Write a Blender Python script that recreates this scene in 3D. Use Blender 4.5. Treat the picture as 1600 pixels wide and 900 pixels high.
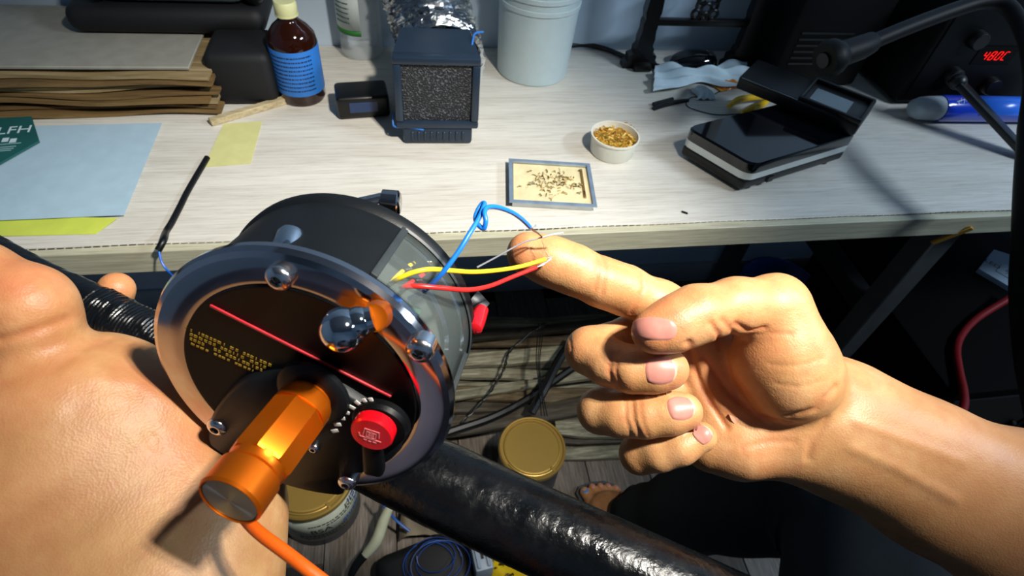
import bpy, bmesh, math, random
import numpy as np
from mathutils import Vector, Matrix, Quaternion
for _o in list(bpy.data.objects): bpy.data.objects.remove(_o)
SC = bpy.context.scene
COL = SC.collection
PI = math.pi
rng = random.Random(7)

# ------------------------------------------------------------------ camera
FPX = 900.0                       # focal length in pixels of the 1600 x 900 frame
_x = np.array([5513., 311., -900.]); _x /= np.linalg.norm(_x)
_z = np.array([99., 804., 900.]); _z /= np.linalg.norm(_z)
_z = _z - _x * (_z @ _x); _z /= np.linalg.norm(_z)
_y = np.cross(_z, _x)
RC = np.array([_x, _y, _z])       # world = RC @ camera coordinates
CAM = np.array([0., 0., 1.30])
cd = bpy.data.cameras.new('camera')
cam = bpy.data.objects.new('camera', cd); COL.objects.link(cam)
cd.sensor_width = 36.0; cd.lens = 36.0 * FPX / 1600.0
cd.clip_start = 0.01; cd.clip_end = 30
cam.matrix_world = Matrix.Translation(CAM.tolist()) @ Matrix(RC.tolist()).to_4x4()
cd.dof.use_dof = True; cd.dof.focus_distance = 0.34; cd.dof.aperture_fstop = 20.0
SC.camera = cam
SC.view_settings.view_transform = 'Standard'; SC.view_settings.look = 'None'
SC.view_settings.gamma = 1.0; SC.view_settings.use_curve_mapping = False
SC.view_settings.exposure = 0.0

# ------------------------------------------------------------------ light
def c2w(c): return CAM + RC @ np.array(c, float)
w = bpy.data.worlds.new('world'); SC.world = w; w.use_nodes = True
w.node_tree.nodes['Background'].inputs[0].default_value = (0.55, 0.7, 1.0, 1)
w.node_tree.nodes['Background'].inputs[1].default_value = 0.006

def aim(o, target):
    d = Vector(target) - o.location
    o.rotation_euler = d.to_track_quat('-Z', 'Y').to_euler()
# the work lamp: a cluster of four bright LEDs over the right shoulder
LAMP = c2w((0.45, 0.40, 0.35))
LAMP_AIM = c2w((-0.02, 0.12, -0.49))
_lf = (Vector(LAMP_AIM) - Vector(LAMP)).to_track_quat('-Z', 'Y').to_matrix()
for k, (ax, ay) in enumerate(((-.022, .018), (.022, .018), (-.022, -.018), (.022, -.018))):
    ld = bpy.data.lights.new('work_lamp', 'SPOT')
    ld.energy = 30.0; ld.color = (1.0, 0.95, 0.86); ld.shadow_soft_size = 0.015
    ld.spot_size = math.radians(57); ld.spot_blend = 1.0
    lo = bpy.data.objects.new('work_lamp', ld); COL.objects.link(lo)
    lo.location = Vector(LAMP) + _lf @ Vector((ax, ay, 0)); lo.rotation_euler = _lf.to_euler()
# the lamp high at the right: dim and bluish
ld = bpy.data.lights.new('wall_lamp_light', 'AREA'); ld.energy = 26.0; ld.color = (0.70, 0.85, 1.0)
ld.shape = 'RECTANGLE'; ld.size = 0.6; ld.size_y = 0.14
lo = bpy.data.objects.new('wall_lamp_light', ld); COL.objects.link(lo)
lo.location = (1.9, -0.05, 2.15); aim(lo, (0.5, 1.1, 0.9))

# ------------------------------------------------------------------ places
def P(px, py, d):                 # point at depth d along the sight line through a pixel
    return CAM + RC @ np.array([(px - 800) / FPX * d, (450 - py) / FPX * d, -d])
def AT(px, py, h):                # point of height h along that sight line
    r = RC @ np.array([(px - 800) / FPX, (450 - py) / FPX, -1.0])
    return CAM + r * ((h - CAM[2]) / r[2])
DESK_Z = 0.75
def D(px, py, h=0.0): return Vector(AT(px, py, DESK_Z + h))
def FL(px, py, h=0.0): return Vector(AT(px, py, h))

# ------------------------------------------------------------------ materials
def lin(c):
    if isinstance(c, str):
        c = c.lstrip('#'); c = [int(c[i:i+2], 16) / 255 for i in (0, 2, 4)]
        return tuple((x / 12.92) if x <= .04045 else ((x + .055) / 1.055) ** 2.4 for x in c)
    return tuple(c)
class NT:
    def __init__(s, name):
        s.m = bpy.data.materials.new(name); s.m.use_nodes = True
        s.t = s.m.node_tree; s.b = s.t.nodes['Principled BSDF']
    def n(s, kind, **kw):
        n = s.t.nodes.new(kind)
        for k, v in kw.items():
            if k.startswith('i_'): n.inputs[k[2:].replace('_', ' ')].default_value = v
            else: setattr(n, k, v)
        return n
    def l(s, a, b): s.t.links.new(a, b)
    def coord(s, kind='Object', scale=(1, 1, 1), rot=(0, 0, 0)):
        tc = s.n('ShaderNodeTexCoord'); mp = s.n('ShaderNodeMapping')
        mp.inputs['Scale'].default_value = scale; mp.inputs['Rotation'].default_value = rot
        s.l(tc.outputs[kind], mp.inputs['Vector']); return mp.outputs[0]
    def noise(s, scale, detail=4, vec=None, rough=.55):
        n = s.n('ShaderNodeTexNoise'); n.inputs['Scale'].default_value = scale
        n.inputs['Detail'].default_value = detail; n.inputs['Roughness'].default_value = rough
        if vec is not None: s.l(vec, n.inputs['Vector'])
        return n.outputs['Fac']
    def ramp(s, fac, stops):
        r = s.n('ShaderNodeValToRGB'); e = r.color_ramp.elements
        while len(e) < len(stops): e.new(.5)
        for q, (p, c) in zip(e, stops):
            q.position = p; q.color = (*lin(c), 1)
        s.l(fac, r.inputs[0]); return r.outputs[0]
    def mix(s, fac, a, b, mode='MIX'):
        m = s.n('ShaderNodeMix', data_type='RGBA', blend_type=mode)
        for sock, v in ((m.inputs[0], fac), (m.inputs[6], a), (m.inputs[7], b)):
            if isinstance(v, (int, float)): sock.default_value = v
            elif isinstance(v, (tuple, list, str)): sock.default_value = (*lin(v), 1)
            else: s.l(v, sock)
        return m.outputs[2]
    def bump(s, h, strength=.3, dist=.001):
        b = s.n('ShaderNodeBump'); b.inputs['Strength'].default_value = strength; b.inputs['Distance'].default_value = dist
        s.l(h, b.inputs['Height']); s.l(b.outputs[0], s.b.inputs['Normal'])
def mat(name, col, rough=.5, metal=0., var=.12, nscale=40., bump=0., bscale=None, bdist=.0005, trans=0., ior=1.45, alpha=1., coat=0., sss=0., spec=None, emit=None, estr=0.):
    q = NT(name); b = q.b
    c = lin(col)
    if var:
        v = q.coord()
        f = q.noise(nscale, 4, v)
        lo_ = tuple(x * (1 - var) for x in c); hi = tuple(min(1, x * (1 + var)) for x in c)
        r = q.n('ShaderNodeValToRGB'); r.color_ramp.elements[0].position = .3; r.color_ramp.elements[1].position = .7
        r.color_ramp.elements[0].color = (*lo_, 1); r.color_ramp.elements[1].color = (*hi, 1)
        q.l(f, r.inputs[0]); q.l(r.outputs[0], b.inputs['Base Color'])
        if bump:
            q.bump(q.noise(bscale or nscale * 3, 5, v), bump, bdist)
    else: b.inputs['Base Color'].default_value = (*c, 1)
    b.inputs['Roughness'].default_value = rough; b.inputs['Metallic'].default_value = metal
    b.inputs['Transmission Weight'].default_value = trans; b.inputs['IOR'].default_value = ior
    b.inputs['Alpha'].default_value = alpha; b.inputs['Coat Weight'].default_value = coat; b.inputs['Coat Roughness'].default_value = .08
    if sss:
        b.inputs['Subsurface Weight'].default_value = sss; b.inputs['Subsurface Scale'].default_value = .004
    if spec is not None: b.inputs['Specular IOR Level'].default_value = spec
    if emit: b.inputs['Emission Color'].default_value = (*lin(emit), 1); b.inputs['Emission Strength'].default_value = estr
    return q.m

# ------------------------------------------------------------------ meshes
class MB:
    def __init__(s): s.v = []; s.f = []; s.m = []; s.mi = 0
    def add(s, vs, fs):
        o = len(s.v); s.v += [tuple(map(float, p)) for p in vs]
        for f in fs: s.f.append(tuple(i + o for i in f)); s.m.append(s.mi)
        return s
    def box(s, cx, cy, cz, sx, sy, sz, bev=0., seg=2, M=None):
        bm = bmesh.new(); bmesh.ops.create_cube(bm, size=1)
        for v in bm.verts: v.co = Vector((v.co.x * sx, v.co.y * sy, v.co.z * sz))
        if bev: bmesh.ops.bevel(bm, geom=bm.edges[:], offset=bev, segments=seg, affect='EDGES', profile=.5)
        T = Matrix.Translation((cx, cy, cz)) @ (M or Matrix())
        bm.verts.index_update()
        s.add([T @ v.co for v in bm.verts], [[v.index for v in f.verts] for f in bm.faces]); bm.free(); return s
    def lathe(s, prof, seg=32, M=None, a0=0., a1=2 * PI):
        M = M or Matrix(); full = abs(a1 - a0 - 2 * PI) < 1e-6
        n = seg if full else seg + 1; vs = []; fs = []
        for r, z in prof:
            for k in range(n):
                a = a0 + (a1 - a0) * k / seg
                vs.append(M @ Vector((r * math.cos(a), r * math.sin(a), z)))
        for i in range(len(prof) - 1):
            for k in range(seg):
                k2 = (k + 1) % n
                fs.append((i * n + k, i * n + k2, (i + 1) * n + k2, (i + 1) * n + k))
        if full:
            if prof[0][0] > 1e-6: fs.append(tuple(reversed(range(n))))
            if prof[-1][0] > 1e-6: fs.append(tuple((len(prof) - 1) * n + k for k in range(n)))
        return s.add(vs, fs)
    def tube(s, pts, rad, seg=10, smooth=0, caps=True, squash=None):
        pts = [Vector(p) for p in pts]
        if not isinstance(rad, (list, tuple)): rad = [rad] * len(pts)
        if smooth: pts, rad = spline(pts, rad, smooth)
        n = len(pts); tans = []
        for i in range(n):
            a = pts[max(i - 1, 0)]; b = pts[min(i + 1, n - 1)]; t = (b - a)
            tans.append(t.normalized() if t.length > 1e-9 else Vector((0, 0, 1)))
        u = tans[0].orthogonal().normalized(); vs = []; fs = []
        for i in range(n):
            t = tans[i]; u = (u - t * u.dot(t)).normalized(); w_ = t.cross(u)
            for k in range(seg):
                a = 2 * PI * k / seg
                vs.append(pts[i] + (u * math.cos(a) + w_ * math.sin(a)) * rad[i])
        for i in range(n - 1):
            for k in range(seg):
                k2 = (k + 1) % seg
                fs.append((i * seg + k, i * seg + k2, (i + 1) * seg + k2, (i + 1) * seg + k))
        if caps:
            fs.append(tuple(reversed(range(seg)))); fs.append(tuple((n - 1) * seg + k for k in range(seg)))
        return s.add(vs, fs)
    def prism(s, out, z0, z1, M=None, bev=0.):
        M = M or Matrix(); n = len(out)
        if bev:
            c = Vector((sum(p[0] for p in out) / n, sum(p[1] for p in out) / n))
            inn = []
            for p in out:
                d = Vector(p[:2]) - c; inn.append(c + d * max(0, 1 - bev / max(d.length, 1e-6)))
            rings = [[(p[0], p[1], z0) for p in out], [(p[0], p[1], z1 - bev) for p in out], [(p[0], p[1], z1) for p in inn]]
        else: rings = [[(p[0], p[1], z0) for p in out], [(p[0], p[1], z1) for p in out]]
        vs = [M @ Vector(p) for r in rings for p in r]; fs = [tuple(reversed(range(n)))]
        for i in range(len(rings) - 1):
            for k in range(n):
                k2 = (k + 1) % n; fs.append((i * n + k, i * n + k2, (i + 1) * n + k2, (i + 1) * n + k))
        fs.append(tuple((len(rings) - 1) * n + k for k in range(n)))
        return s.add(vs, fs)
    def grid(s, fn, nu, nv, thick=0.):
        vs = [Vector(fn(i / nu, j / nv)) for j in range(nv + 1) for i in range(nu + 1)]
        fs = [(j * (nu + 1) + i, j * (nu + 1) + i + 1, (j + 1) * (nu + 1) + i + 1, (j + 1) * (nu + 1) + i) for j in range(nv) for i in range(nu)]
        if thick:
            nrm = [Vector((0, 0, 0)) for _ in vs]
            for f in fs:
                q = (vs[f[1]] - vs[f[0]]).cross(vs[f[3]] - vs[f[0]])
                if q.length > 0: q.normalize()
                for i in f: nrm[i] = nrm[i] + q
            lo = [v - (q.normalized() if q.length > 0 else q) * thick for v, q in zip(vs, nrm)]
            N = len(vs); W = nu + 1; allf = list(fs) + [tuple(reversed([i + N for i in f])) for f in fs]
            rim = [i for i in range(W)] + [j * W + nu for j in range(1, nv + 1)] + [nv * W + i for i in range(nu - 1, -1, -1)] + [j * W for j in range(nv - 1, 0, -1)]
            for a, b in zip(rim, rim[1:] + rim[:1]): allf.append((b, a, a + N, b + N))
            return s.add(vs + lo, allf)
        return s.add(vs, fs)
    def ball(s, c, r, seg=24, rings=14, M=None):
        pr = [(r * math.sin(PI * i / rings), -r * math.cos(PI * i / rings)) for i in range(rings + 1)]
        pr[0] = (1e-5, -r); pr[-1] = (1e-5, r)
        return s.lathe(pr, seg, Matrix.Translation(c) @ (M or Matrix()))
def spline(pts, rad, sub):
    P_ = []; R_ = []; n = len(pts)
    for i in range(n - 1):
        a = pts[max(i - 1, 0)]; b = pts[i]; c = pts[i + 1]; d = pts[min(i + 2, n - 1)]
        for k in range(sub):
            t = k / sub
            P_.append(.5 * ((2 * b) + (c - a) * t + (2 * a - 5 * b + 4 * c - d) * t * t + (3 * b - a - 3 * c + d) * t ** 3))
            R_.append(rad[i] * (1 - t) + rad[i + 1] * t)
    P_.append(pts[-1]); R_.append(rad[-1]); return P_, R_
def obj(name, mb, m, parent=None, sharp=40, origin=None, label=None):
    """links the shapes collected in mb as ONE mesh object; origin = where its own origin goes (top-level things)"""
    me = bpy.data.meshes.new(name)
    v = mb.v
    if origin is not None:
        ox, oy, oz = origin; v = [(a - ox, b - oy, c - oz) for a, b, c in v]
    me.from_pydata(v, [], mb.f)
    ms = m if isinstance(m, (list, tuple)) else [m]
    for q in ms: me.materials.append(q)
    if len(ms) > 1: me.polygons.foreach_set('material_index', mb.m)
    me.validate(); me.update()
    bm = bmesh.new(); bm.from_mesh(me); bmesh.ops.recalc_face_normals(bm, faces=bm.faces[:])
    bm.to_mesh(me); bm.free()
    me.shade_smooth()
    try: me.set_sharp_from_angle(angle=math.radians(sharp))
    except Exception: pass
    o = bpy.data.objects.new(name, me); COL.objects.link(o)
    if origin is not None: o.location = origin
    if parent is not None: o.parent = parent
    if label: o['label'] = label
    return o
def tag(o, label, cat, group=None, kind=None):
    o['label'] = label; o['category'] = cat
    if group: o['group'] = group
    if kind: o['kind'] = kind
    return o
def thing(name, label, cat, loc=(0, 0, 0), rotz=0., group=None, M=None):
    o = bpy.data.objects.new(name, None); COL.objects.link(o); o.empty_display_size = .02
    if M is not None: o.matrix_world = M
    else: o.location = loc; o.rotation_euler = (0, 0, rotz)
    return tag(o, label, cat, group)
def dup(root, loc, rotz, label=None):
    r = root.copy(); COL.objects.link(r); r.location = loc; r.rotation_euler = (0, 0, rotz)
    if label: r['label'] = label
    for ch in list(root.children):
        c = ch.copy(); COL.objects.link(c); c.parent = r
        for g in ch.children:
            e = g.copy(); COL.objects.link(e); e.parent = c
    return r
def struct(name, mb, m, parent=None, **k):
    o = obj(name, mb, m, parent, **k)
    if parent is None: o['kind'] = 'structure'
    return o
def rotM(axis, ang): return Matrix.Rotation(ang, 4, axis)
def frame(o, zdir, xdir=None):
    z = Vector(zdir).normalized()
    x = Vector(xdir) if xdir is not None else z.orthogonal()
    x = (x - z * x.dot(z)).normalized(); y = z.cross(x)
    M = Matrix((x, y, z)).transposed().to_4x4(); M.translation = Vector(o); return M
def textmesh(body, size, depth=0.0002, font=None):
    cu = bpy.data.curves.new('t', 'FONT'); cu.body = body; cu.size = size; cu.extrude = depth; cu.align_x = 'CENTER'; cu.align_y = 'CENTER'
    o = bpy.data.objects.new('t', cu); COL.objects.link(o)
    dg = bpy.context.evaluated_depsgraph_get(); me = bpy.data.meshes.new_from_object(o.evaluated_get(dg))
    bpy.data.objects.remove(o); bpy.data.curves.remove(cu)
    mb = MB(); mb.add([v.co[:] for v in me.vertices], [tuple(p.vertices) for p in me.polygons]); bpy.data.meshes.remove(me); return mb
def xf(mb, M):
    mb.v = [tuple(M @ Vector(p)) for p in mb.v]; return mb

# ------------------------------------------------------------------ the room
WALL_Y = 1.135
q = NT('wall_paint'); v = q.coord(); q.l(q.ramp(q.noise(3, 6, v), [(.3, '#b3c7da'), (.7, '#c1d3e4')]), q.b.inputs['Base Color'])
q.b.inputs['Roughness'].default_value = .7; q.bump(q.noise(160, 4, v), .15, .001); WALLM = q.m
PALE = mat('ceiling_paint', '#8d949c', .8, var=.05, nscale=4)
mb = MB(); mb.box(.3, WALL_Y + .05, 1.3, 5.0, .1, 2.7); struct('wall_back', mb, WALLM)
mb = MB(); mb.box(-1.95, -.3, 1.3, .1, 2.8, 2.7); struct('wall_left', mb, WALLM)
mb = MB(); mb.box(2.55, -.3, 1.3, .1, 2.8, 2.7); struct('wall_right', mb, WALLM)
mb = MB(); mb.box(.3, -1.75, 1.3, 5.0, .1, 2.7); struct('wall_front', mb, WALLM)
mb = MB(); mb.box(.3, -.3, 2.70, 5.0, 3.0, .1); struct('ceiling', mb, PALE)
mb = MB(); mb.box(.3, -.3, -.06, 5.0, 3.0, .1); FLOOR = struct('floor', mb, mat('floor_joint', '#17140f', .8))
def wood(name, a, b_, c, axis='Y', rough=.5, fine=260, stretch=16, bump=.15):
    q = NT(name); sc = (1, 1 / stretch, 1) if axis == 'Y' else (1 / stretch, 1, 1)
    oi = q.n('ShaderNodeObjectInfo'); tc = q.n('ShaderNodeTexCoord'); mp = q.n('ShaderNodeMapping'); mp.inputs['Scale'].default_value = sc
    ad = q.n('ShaderNodeVectorMath', operation='ADD'); ml = q.n('ShaderNodeVectorMath', operation='SCALE'); ml.inputs['Scale'].default_value = 7.3
    cb = q.n('ShaderNodeCombineXYZ'); q.l(oi.outputs['Random'], cb.inputs[0]); q.l(oi.outputs['Random'], cb.inputs[2]); q.l(cb.outputs[0], ml.inputs[0])
    q.l(tc.outputs['Object'], ad.inputs[0]); q.l(ml.outputs[0], ad.inputs[1]); q.l(ad.outputs[0], mp.inputs['Vector'])
    f = q.noise(fine, 6, mp.outputs[0], .7); g = q.noise(fine * .12, 3, mp.outputs[0])
    base = q.ramp(f, [(.32, a), (.5, b_), (.68, c)]); tint = q.ramp(g, [(.3, (.72, .72, .72)), (.7, (1, 1, 1))])
    q.l(q.mix(1., base, tint, 'MULTIPLY'), q.b.inputs['Base Color']); q.b.inputs['Roughness'].default_value = rough
    if bump: q.bump(f, bump, .0006)
    return q.m
PLANK = wood('floor_plank_wood', '#51483f', '#6d6359', '#897e73', 'Y', .45)
mb = MB(); mb.box(0, 0, 0, .1478, .8985, .010, .0008, 1); pm = None
for i in range(20):
    for j in range(2):
        x = -1.2 + .15 * i; y = .64 - .9 * j + (.0 if i % 2 else .22) - .0
        if pm is None: o = obj('plank', mb, PLANK, FLOOR); pm = o.data
        else: o = bpy.data.objects.new('plank', pm); COL.objects.link(o); o.parent = FLOOR
        o.location = (x, min(y, WALL_Y - .451), -.0055)
mb = MB(); mb.box(.3, WALL_Y - .005, .04, 4.9, .010, .08, .002); struct('baseboard_back', mb, mat('baseboard', '#a9b0b6', .5, var=.05))
t = thing('hanging_lamp', 'pale hanging lamp box high at the right of the workroom', 'lamp', (1.9, -.05, 2.2))
mb = MB(); mb.box(0, 0, .06, .66, .20, .06, .006); obj('housing', mb, PALE, t)
for s in (-1, 1): mb = MB(); mb.tube([(s * .25, 0, .09), (s * .25, 0, .448)], .004, 8); obj('rod', mb, PALE, t)

# ------------------------------------------------------------------ desk
DY0, DX0, DX1, APR = .587, -1.05, 1.62, .037
q = NT('desk_laminate'); v = q.coord(scale=(.045, 1, 1))
f = q.noise(330, 6, v, .7); g = q.noise(26, 4, v)
base = q.ramp(f, [(.30, '#b9b3a8'), (.48, '#d2cec4'), (.66, '#dedbd2')]); tint = q.ramp(g, [(.3, (.87, .86, .84)), (.65, (1, 1, 1))])
q.l(q.mix(1., base, tint, 'MULTIPLY'), q.b.inputs['Base Color']); q.b.inputs['Roughness'].default_value = .42; q.bump(f, .12, .0004); LAM = q.m
METAL = mat('black_steel', '#17181a', .5, .3, var=.1)
GREYST = mat('grey_steel', '#4a4c4c', .5, .2, var=.12, nscale=30)
LAM2 = wood('edge_laminate', '#a9a58c', '#c0bca2', '#cecbb3', 'X', .45, 330, 22, .1)
DESK = thing('desk', 'long pale wood-grain workbench with black steel legs against the blue-grey wall', 'desk', (0, DY0, 0))
mb = MB(); mb.box((DX0 + DX1) / 2, (WALL_Y - DY0) / 2 + .001, DESK_Z - .009, DX1 - DX0, WALL_Y - DY0 - .006, .018, .0008, 1); obj('tabletop', mb, LAM, DESK)
mb = MB(); mb.box((DX0 + DX1) / 2, .007, DESK_Z - .0195, DX1 - DX0 - .001, .018, .0366, .0008, 1); o = obj('front_edge', mb, LAM2, DESK); o.location.y = -.0065; o.location.z = -.0012
mb = MB()                                              # the dark open joint along the edge
xs = np.linspace(DX0, DX1 - .002, 260)
for k, x in enumerate(xs[:-1]):
    wd = .0004 + .0012 * max(0, math.sin(x * 9) + .35 * math.sin(x * 47) + rng.uniform(-.3, .3)) * .6
    mb.box(x + .0039, .0028 + .0008 * math.sin(x * 31), DESK_Z, .0080, wd, .0005)
obj('edge_joint', mb, mat('joint_dirt', '#1b1712', .9, var=.2), DESK)
for (x, y) in ((.925, .045), (.925, .50), (-.86, .045), (-.86, .50), (1.57, .045), (1.57, .50)):
    mb = MB(); mb.box(x, y, (DESK_Z - .04) / 2, .045, .045, DESK_Z - .045, .003, 1); obj('leg', mb, GREYST if 0 < x < 1 else METAL, DESK)
for x in (.925, -.86):
    mb = MB(); mb.box(x, .27, .44, .035, .42, .045, .003, 1); obj('side_rail', mb, METAL, DESK)
    mb = MB(); mb.tube([(x, .055, .70), (x, .49, .30)], .018, 4); obj('brace', mb, METAL, DESK)
mb = MB(); mb.box(.35, .50, .69, 2.42, .03, .045, .003, 1); obj('back_rail', mb, METAL, DESK)
for a, b in (((-.62, .06, .70), (-.30, .5, .28)), ((-.46, .06, .70), (-.12, .5, .22))):
    mb = MB(); mb.tube([a, b], .020, 4); obj('brace', mb, METAL, DESK)

# ------------------------------------------------------------------ things on the desk
def on(px, py): return D(px, py)
def base(v): return (v[0], v[1], DESK_Z)
# paper stack at the left end
KRAFT = [wood('kraft_%d' % k, *c, 'X', .8, 120, 20, .2) for k, c in enumerate((('#5f4724', '#7d6134', '#94784a'), ('#4d391d', '#6b522c', '#86693b'), ('#75613f', '#958058', '#ab9a75')))]
def sheaf(k, z, th, x0, x1, y0, y1, m):
    def fn(u, v_):
        x = x0 + (x1 - x0) * u; y = y0 + (y1 - y0) * v_ + .006 * math.sin(u * 9 + k)
        return (x, y, z + th + (.0045 + .003 * math.sin(u * 7) + .0015 * math.sin(u * 23)) * (1 - v_))
    mb = MB(); mb.grid(fn, 36, 4, th)
    return mb
ORD = ('topmost in', 'second from the top of', 'third from the top of', 'fourth from the top of', 'in the middle of', 'fourth from the bottom of', 'third from the bottom of', 'second from the bottom of', 'lowest in')
zs = DESK_Z; a0 = on(14, 196)
for k in range(9):
    th = rng.choice((.0040, .0046, .0052)); dx = rng.uniform(-.025, .025); dy = rng.uniform(-.012, .012)
    mb = sheaf(k, zs - .004 + .004, th, -1.00 + dx, -.30 + dx * .4, .892 + dy, 1.11, None)
    o = obj('kraft_folder', mb, KRAFT[k % 3], origin=(-.66, 1.0, zs)); zs += th + .0024
    tag(o, 'brown kraft folder %s the stack on the desk' % ORD[8 - k], 'folder', 'brown folders stacked on the desk')
STK = zs + .004
mb = MB(); mb.box(-.66, 1.010, STK + .0042, .66, .21, .005, .001, 1); tag(obj('folder_cover', mb, mat('grey_card', '#8c8a80', .8, var=.1), origin=(-.66, 1.01, STK)), 'grey card lying on top of the brown folder stack', 'card')
zs = STK + .0072
# soft black case, and a grey rounded case with black ends on it
mb = MB(); mb.box(-.375, 1.062, zs + .0225, .30, .12, .044, .020, 5); tag(obj('soft_case', mb, mat('black_nylon', '#0c0d10', .65, bump=.3, bscale=500), origin=(-.40, 1.04, zs)), 'soft black case lying on the folder stack under the grey one', 'case')
t = thing('hard_case', 'grey rounded case with black end caps on top of the soft black case', 'case', (-.355, 1.062, zs + .0455))
mb = MB(); mb.box(0, 0, .034, .215, .10, .066, .022, 4); obj('shell', mb, mat('teal_grey_shell', '#5c6b70', .35, var=.08), t)
for s in (-1, 1): mb = MB(); mb.box(s * .118, 0, .034, .034, .104, .068, .018, 4); obj('end_cap', mb, BLACK_ := mat('black_rubber', '#08090b', .4), t)
mb = MB(); mb.box(-.262, .965, DESK_Z + .045, .10, .10, .088, .014, 3); tag(obj('black_pouch', mb, mat('pouch_cloth', '#0d0e12', .7, bump=.3, bscale=300), origin=(-.262, .965, DESK_Z)), 'small black pouch between the folder stack and the brown bottle', 'pouch')
mb = MB(); a = on(395, 150); mb.box(0, 0, .0055, .13, .012, .011, .001, 1); xf(mb, Matrix.Translation((-.255, .895, DESK_Z)) @ rotM('Z', .55)); tag(obj('wood_strip', mb, wood('pale_wood', '#9b8a68', '#b8a782', '#cbbd9b', 'X', .6, 200, 10), origin=(-.255, .895, DESK_Z)), 'pale wooden strip lying in front of the small black pouch', 'strip')

# sheets and booklet in front of the stack
def sheet(name, px, m, lab, cat, h=.0008, curl=.0):
    pts = [on(*p) for p in px]; c = sum(pts, Vector()) / len(pts)
    def fn(u, v_):
        p = pts[0].lerp(pts[1], u).lerp(pts[3].lerp(pts[2], u), v_)
        return (p.x, p.y, DESK_Z + h + curl * (u * u * v_ + (1 - u) ** 3 * (1 - v_) + .3 * math.sin(u * 6) ** 2 * v_))
    mb = MB(); mb.grid(fn, 14, 10, .0006); return tag(obj(name, mb, m, origin=(c.x, c.y, DESK_Z)), lab, cat)
sheet('yellow_green_sheet', [(-70, 372), (150, 366), (185, 344), (-40, 338)], mat('lime_paper', '#c3cf52', .55, var=.06), 'yellow-green paper sheet sticking out toward the desk edge', 'paper', .0008, .003)
sheet('pale_blue_sheet', [(-90, 352), (196, 340), (255, 196), (-60, 204)], mat('pale_blue_plastic', '#a9c3d2', .35, var=.05), 'pale blue plastic sheet at the left end of the desk', 'sheet', .0046)
sheet('yellow_paper', [(318, 262), (392, 256), (410, 190), (350, 194)], mat('yellow_paper', '#ccc98a', .6, var=.06), 'small pale yellow paper beside the pale blue sheet', 'paper', .001)
BK = mat('teal_cover', '#1d5654', .4, var=.1, nscale=20); BKW = mat('cover_print', '#c5dadd', .5, var=0)
pts = [on(-60, 300), on(66, 228), on(54, 190), on(-60, 196)]
c0 = on(20, 225); bx = (on(70, 214) - on(-30, 222)).normalized(); by = Vector((-bx.y, bx.x, 0))
BOOK = thing('booklet', 'dark teal booklet with white lettering on the pale blue sheet', 'booklet', (c0.x, c0.y, DESK_Z + .0062), math.atan2(bx.y, bx.x))
loc = [((p - c0).dot(bx), (p - c0).dot(by)) for p in pts]
mb = MB(); mb.prism([loc[0], loc[1], loc[2], loc[3]], 0, .003); obj('cover', mb, BK, BOOK)
def put(mb, px, py, z=.0032): p = on(px, py) - c0; return xf(mb, Matrix.Translation((p.dot(bx), p.dot(by), z)))
tm = textmesh('OLFH', .027, .0001); obj('title', put(tm, 14, 213), BKW, BOOK)
for px, py in ((14, 227), (26, 228)): mb = MB(); mb.box(0, 0, 0, .008, .010, .0003); obj('logo_block', put(mb, px, py), BKW, BOOK)
for k, (px, py, L) in enumerate(((10, 234, .045), (4, 239, .042), (4, 242, .036), (0, 245, .036))): mb = MB(); mb.box(0, 0, 0, L, .0022, .0003); obj('text_line', put(mb, px, py), mat('print_dim', '#7fa5a6', .5, var=.3, nscale=600), BOOK)

# black cable with a blue core hanging over the front edge
t = thing('cut_cable', 'black cable with a thin blue core hanging over the desk edge', 'cable', base(on(270, 350)))
o3 = Vector(t.location)
e = [on(296, 300) + Vector((0, 0, .004)), on(284, 325) + Vector((0, 0, .0045)), on(270, 352) + Vector((0, 0, .0045)), on(262, 366) + Vector((0, 0, .005)), Vector(P(256, 375, .722)), Vector(P(247, 391, .718))]
mb = MB(); mb.tube([p - o3 for p in [on(325, 250) + Vector((0, 0, .004))] + e], .0042, 12, 8); obj('sheath', mb, BLACK_, t)
mb = MB(); mb.tube([Vector(P(248, 389, .718)) - o3, Vector(P(252, 408, .72)) - o3, Vector(P(262, 423, .725)) - o3, Vector(P(275, 434, .745)) - o3, Vector(P(300, 442, .76)) - o3], .0014, 8, 8); obj('core', mb, mat('core_blue', '#1560c8', .4, var=.05), t)

# bottles
t = thing('brown_bottle', 'brown glass bottle with a blue label and a pale yellow cap', 'bottle', base(on(474, 150)))
mb = MB(); mb.lathe([(.0001, .003), (.036, .001), (.0385, .006), (.0385, .098), (.036, .110), (.027, .122), (.0175, .130), (.0145, .134), (.0145, .150), (.0128, .150), (.0128, .134), (.025, .120), (.0365, .098), (.0365, .006), (.0001, .005)], 48); obj('glass', mb, mat('amber_glass', '#3a1606', .05, var=.0, trans=.6, coat=.3), t)
mb = MB(); mb.lathe([(.0352, .007), (.0352, .080), (.0001, .080)], 40); obj('liquid', mb, mat('brown_liquid', '#190a04', .1, var=0), t)
mb = MB(); mb.lathe([(.0389, .020), (.0391, .021), (.0391, .094), (.0389, .095)], 48); LB = obj('label', mb, mat('blue_label', '#2b72c4', .5, var=.05), t)
M0 = math.radians(-95)
def ring_print(parent, name, r, rows, m, a_c, wd=.0015, seed=1):
    r_ = random.Random(seed); mb = MB()
    for z, a0, a1, ht in rows:
        a = a0
        while a < a1:
            L = r_.uniform(.03, .09); a2 = min(a + L, a1)
            mb.box((r) * math.cos(a_c + (a + a2) / 2), (r) * math.sin(a_c + (a + a2) / 2), z, .0004, r * (a2 - a), ht, M=rotM('Z', a_c + (a + a2) / 2)); a = a2 + r_.uniform(.015, .04)
    return obj(name, mb, m, parent)
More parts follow.
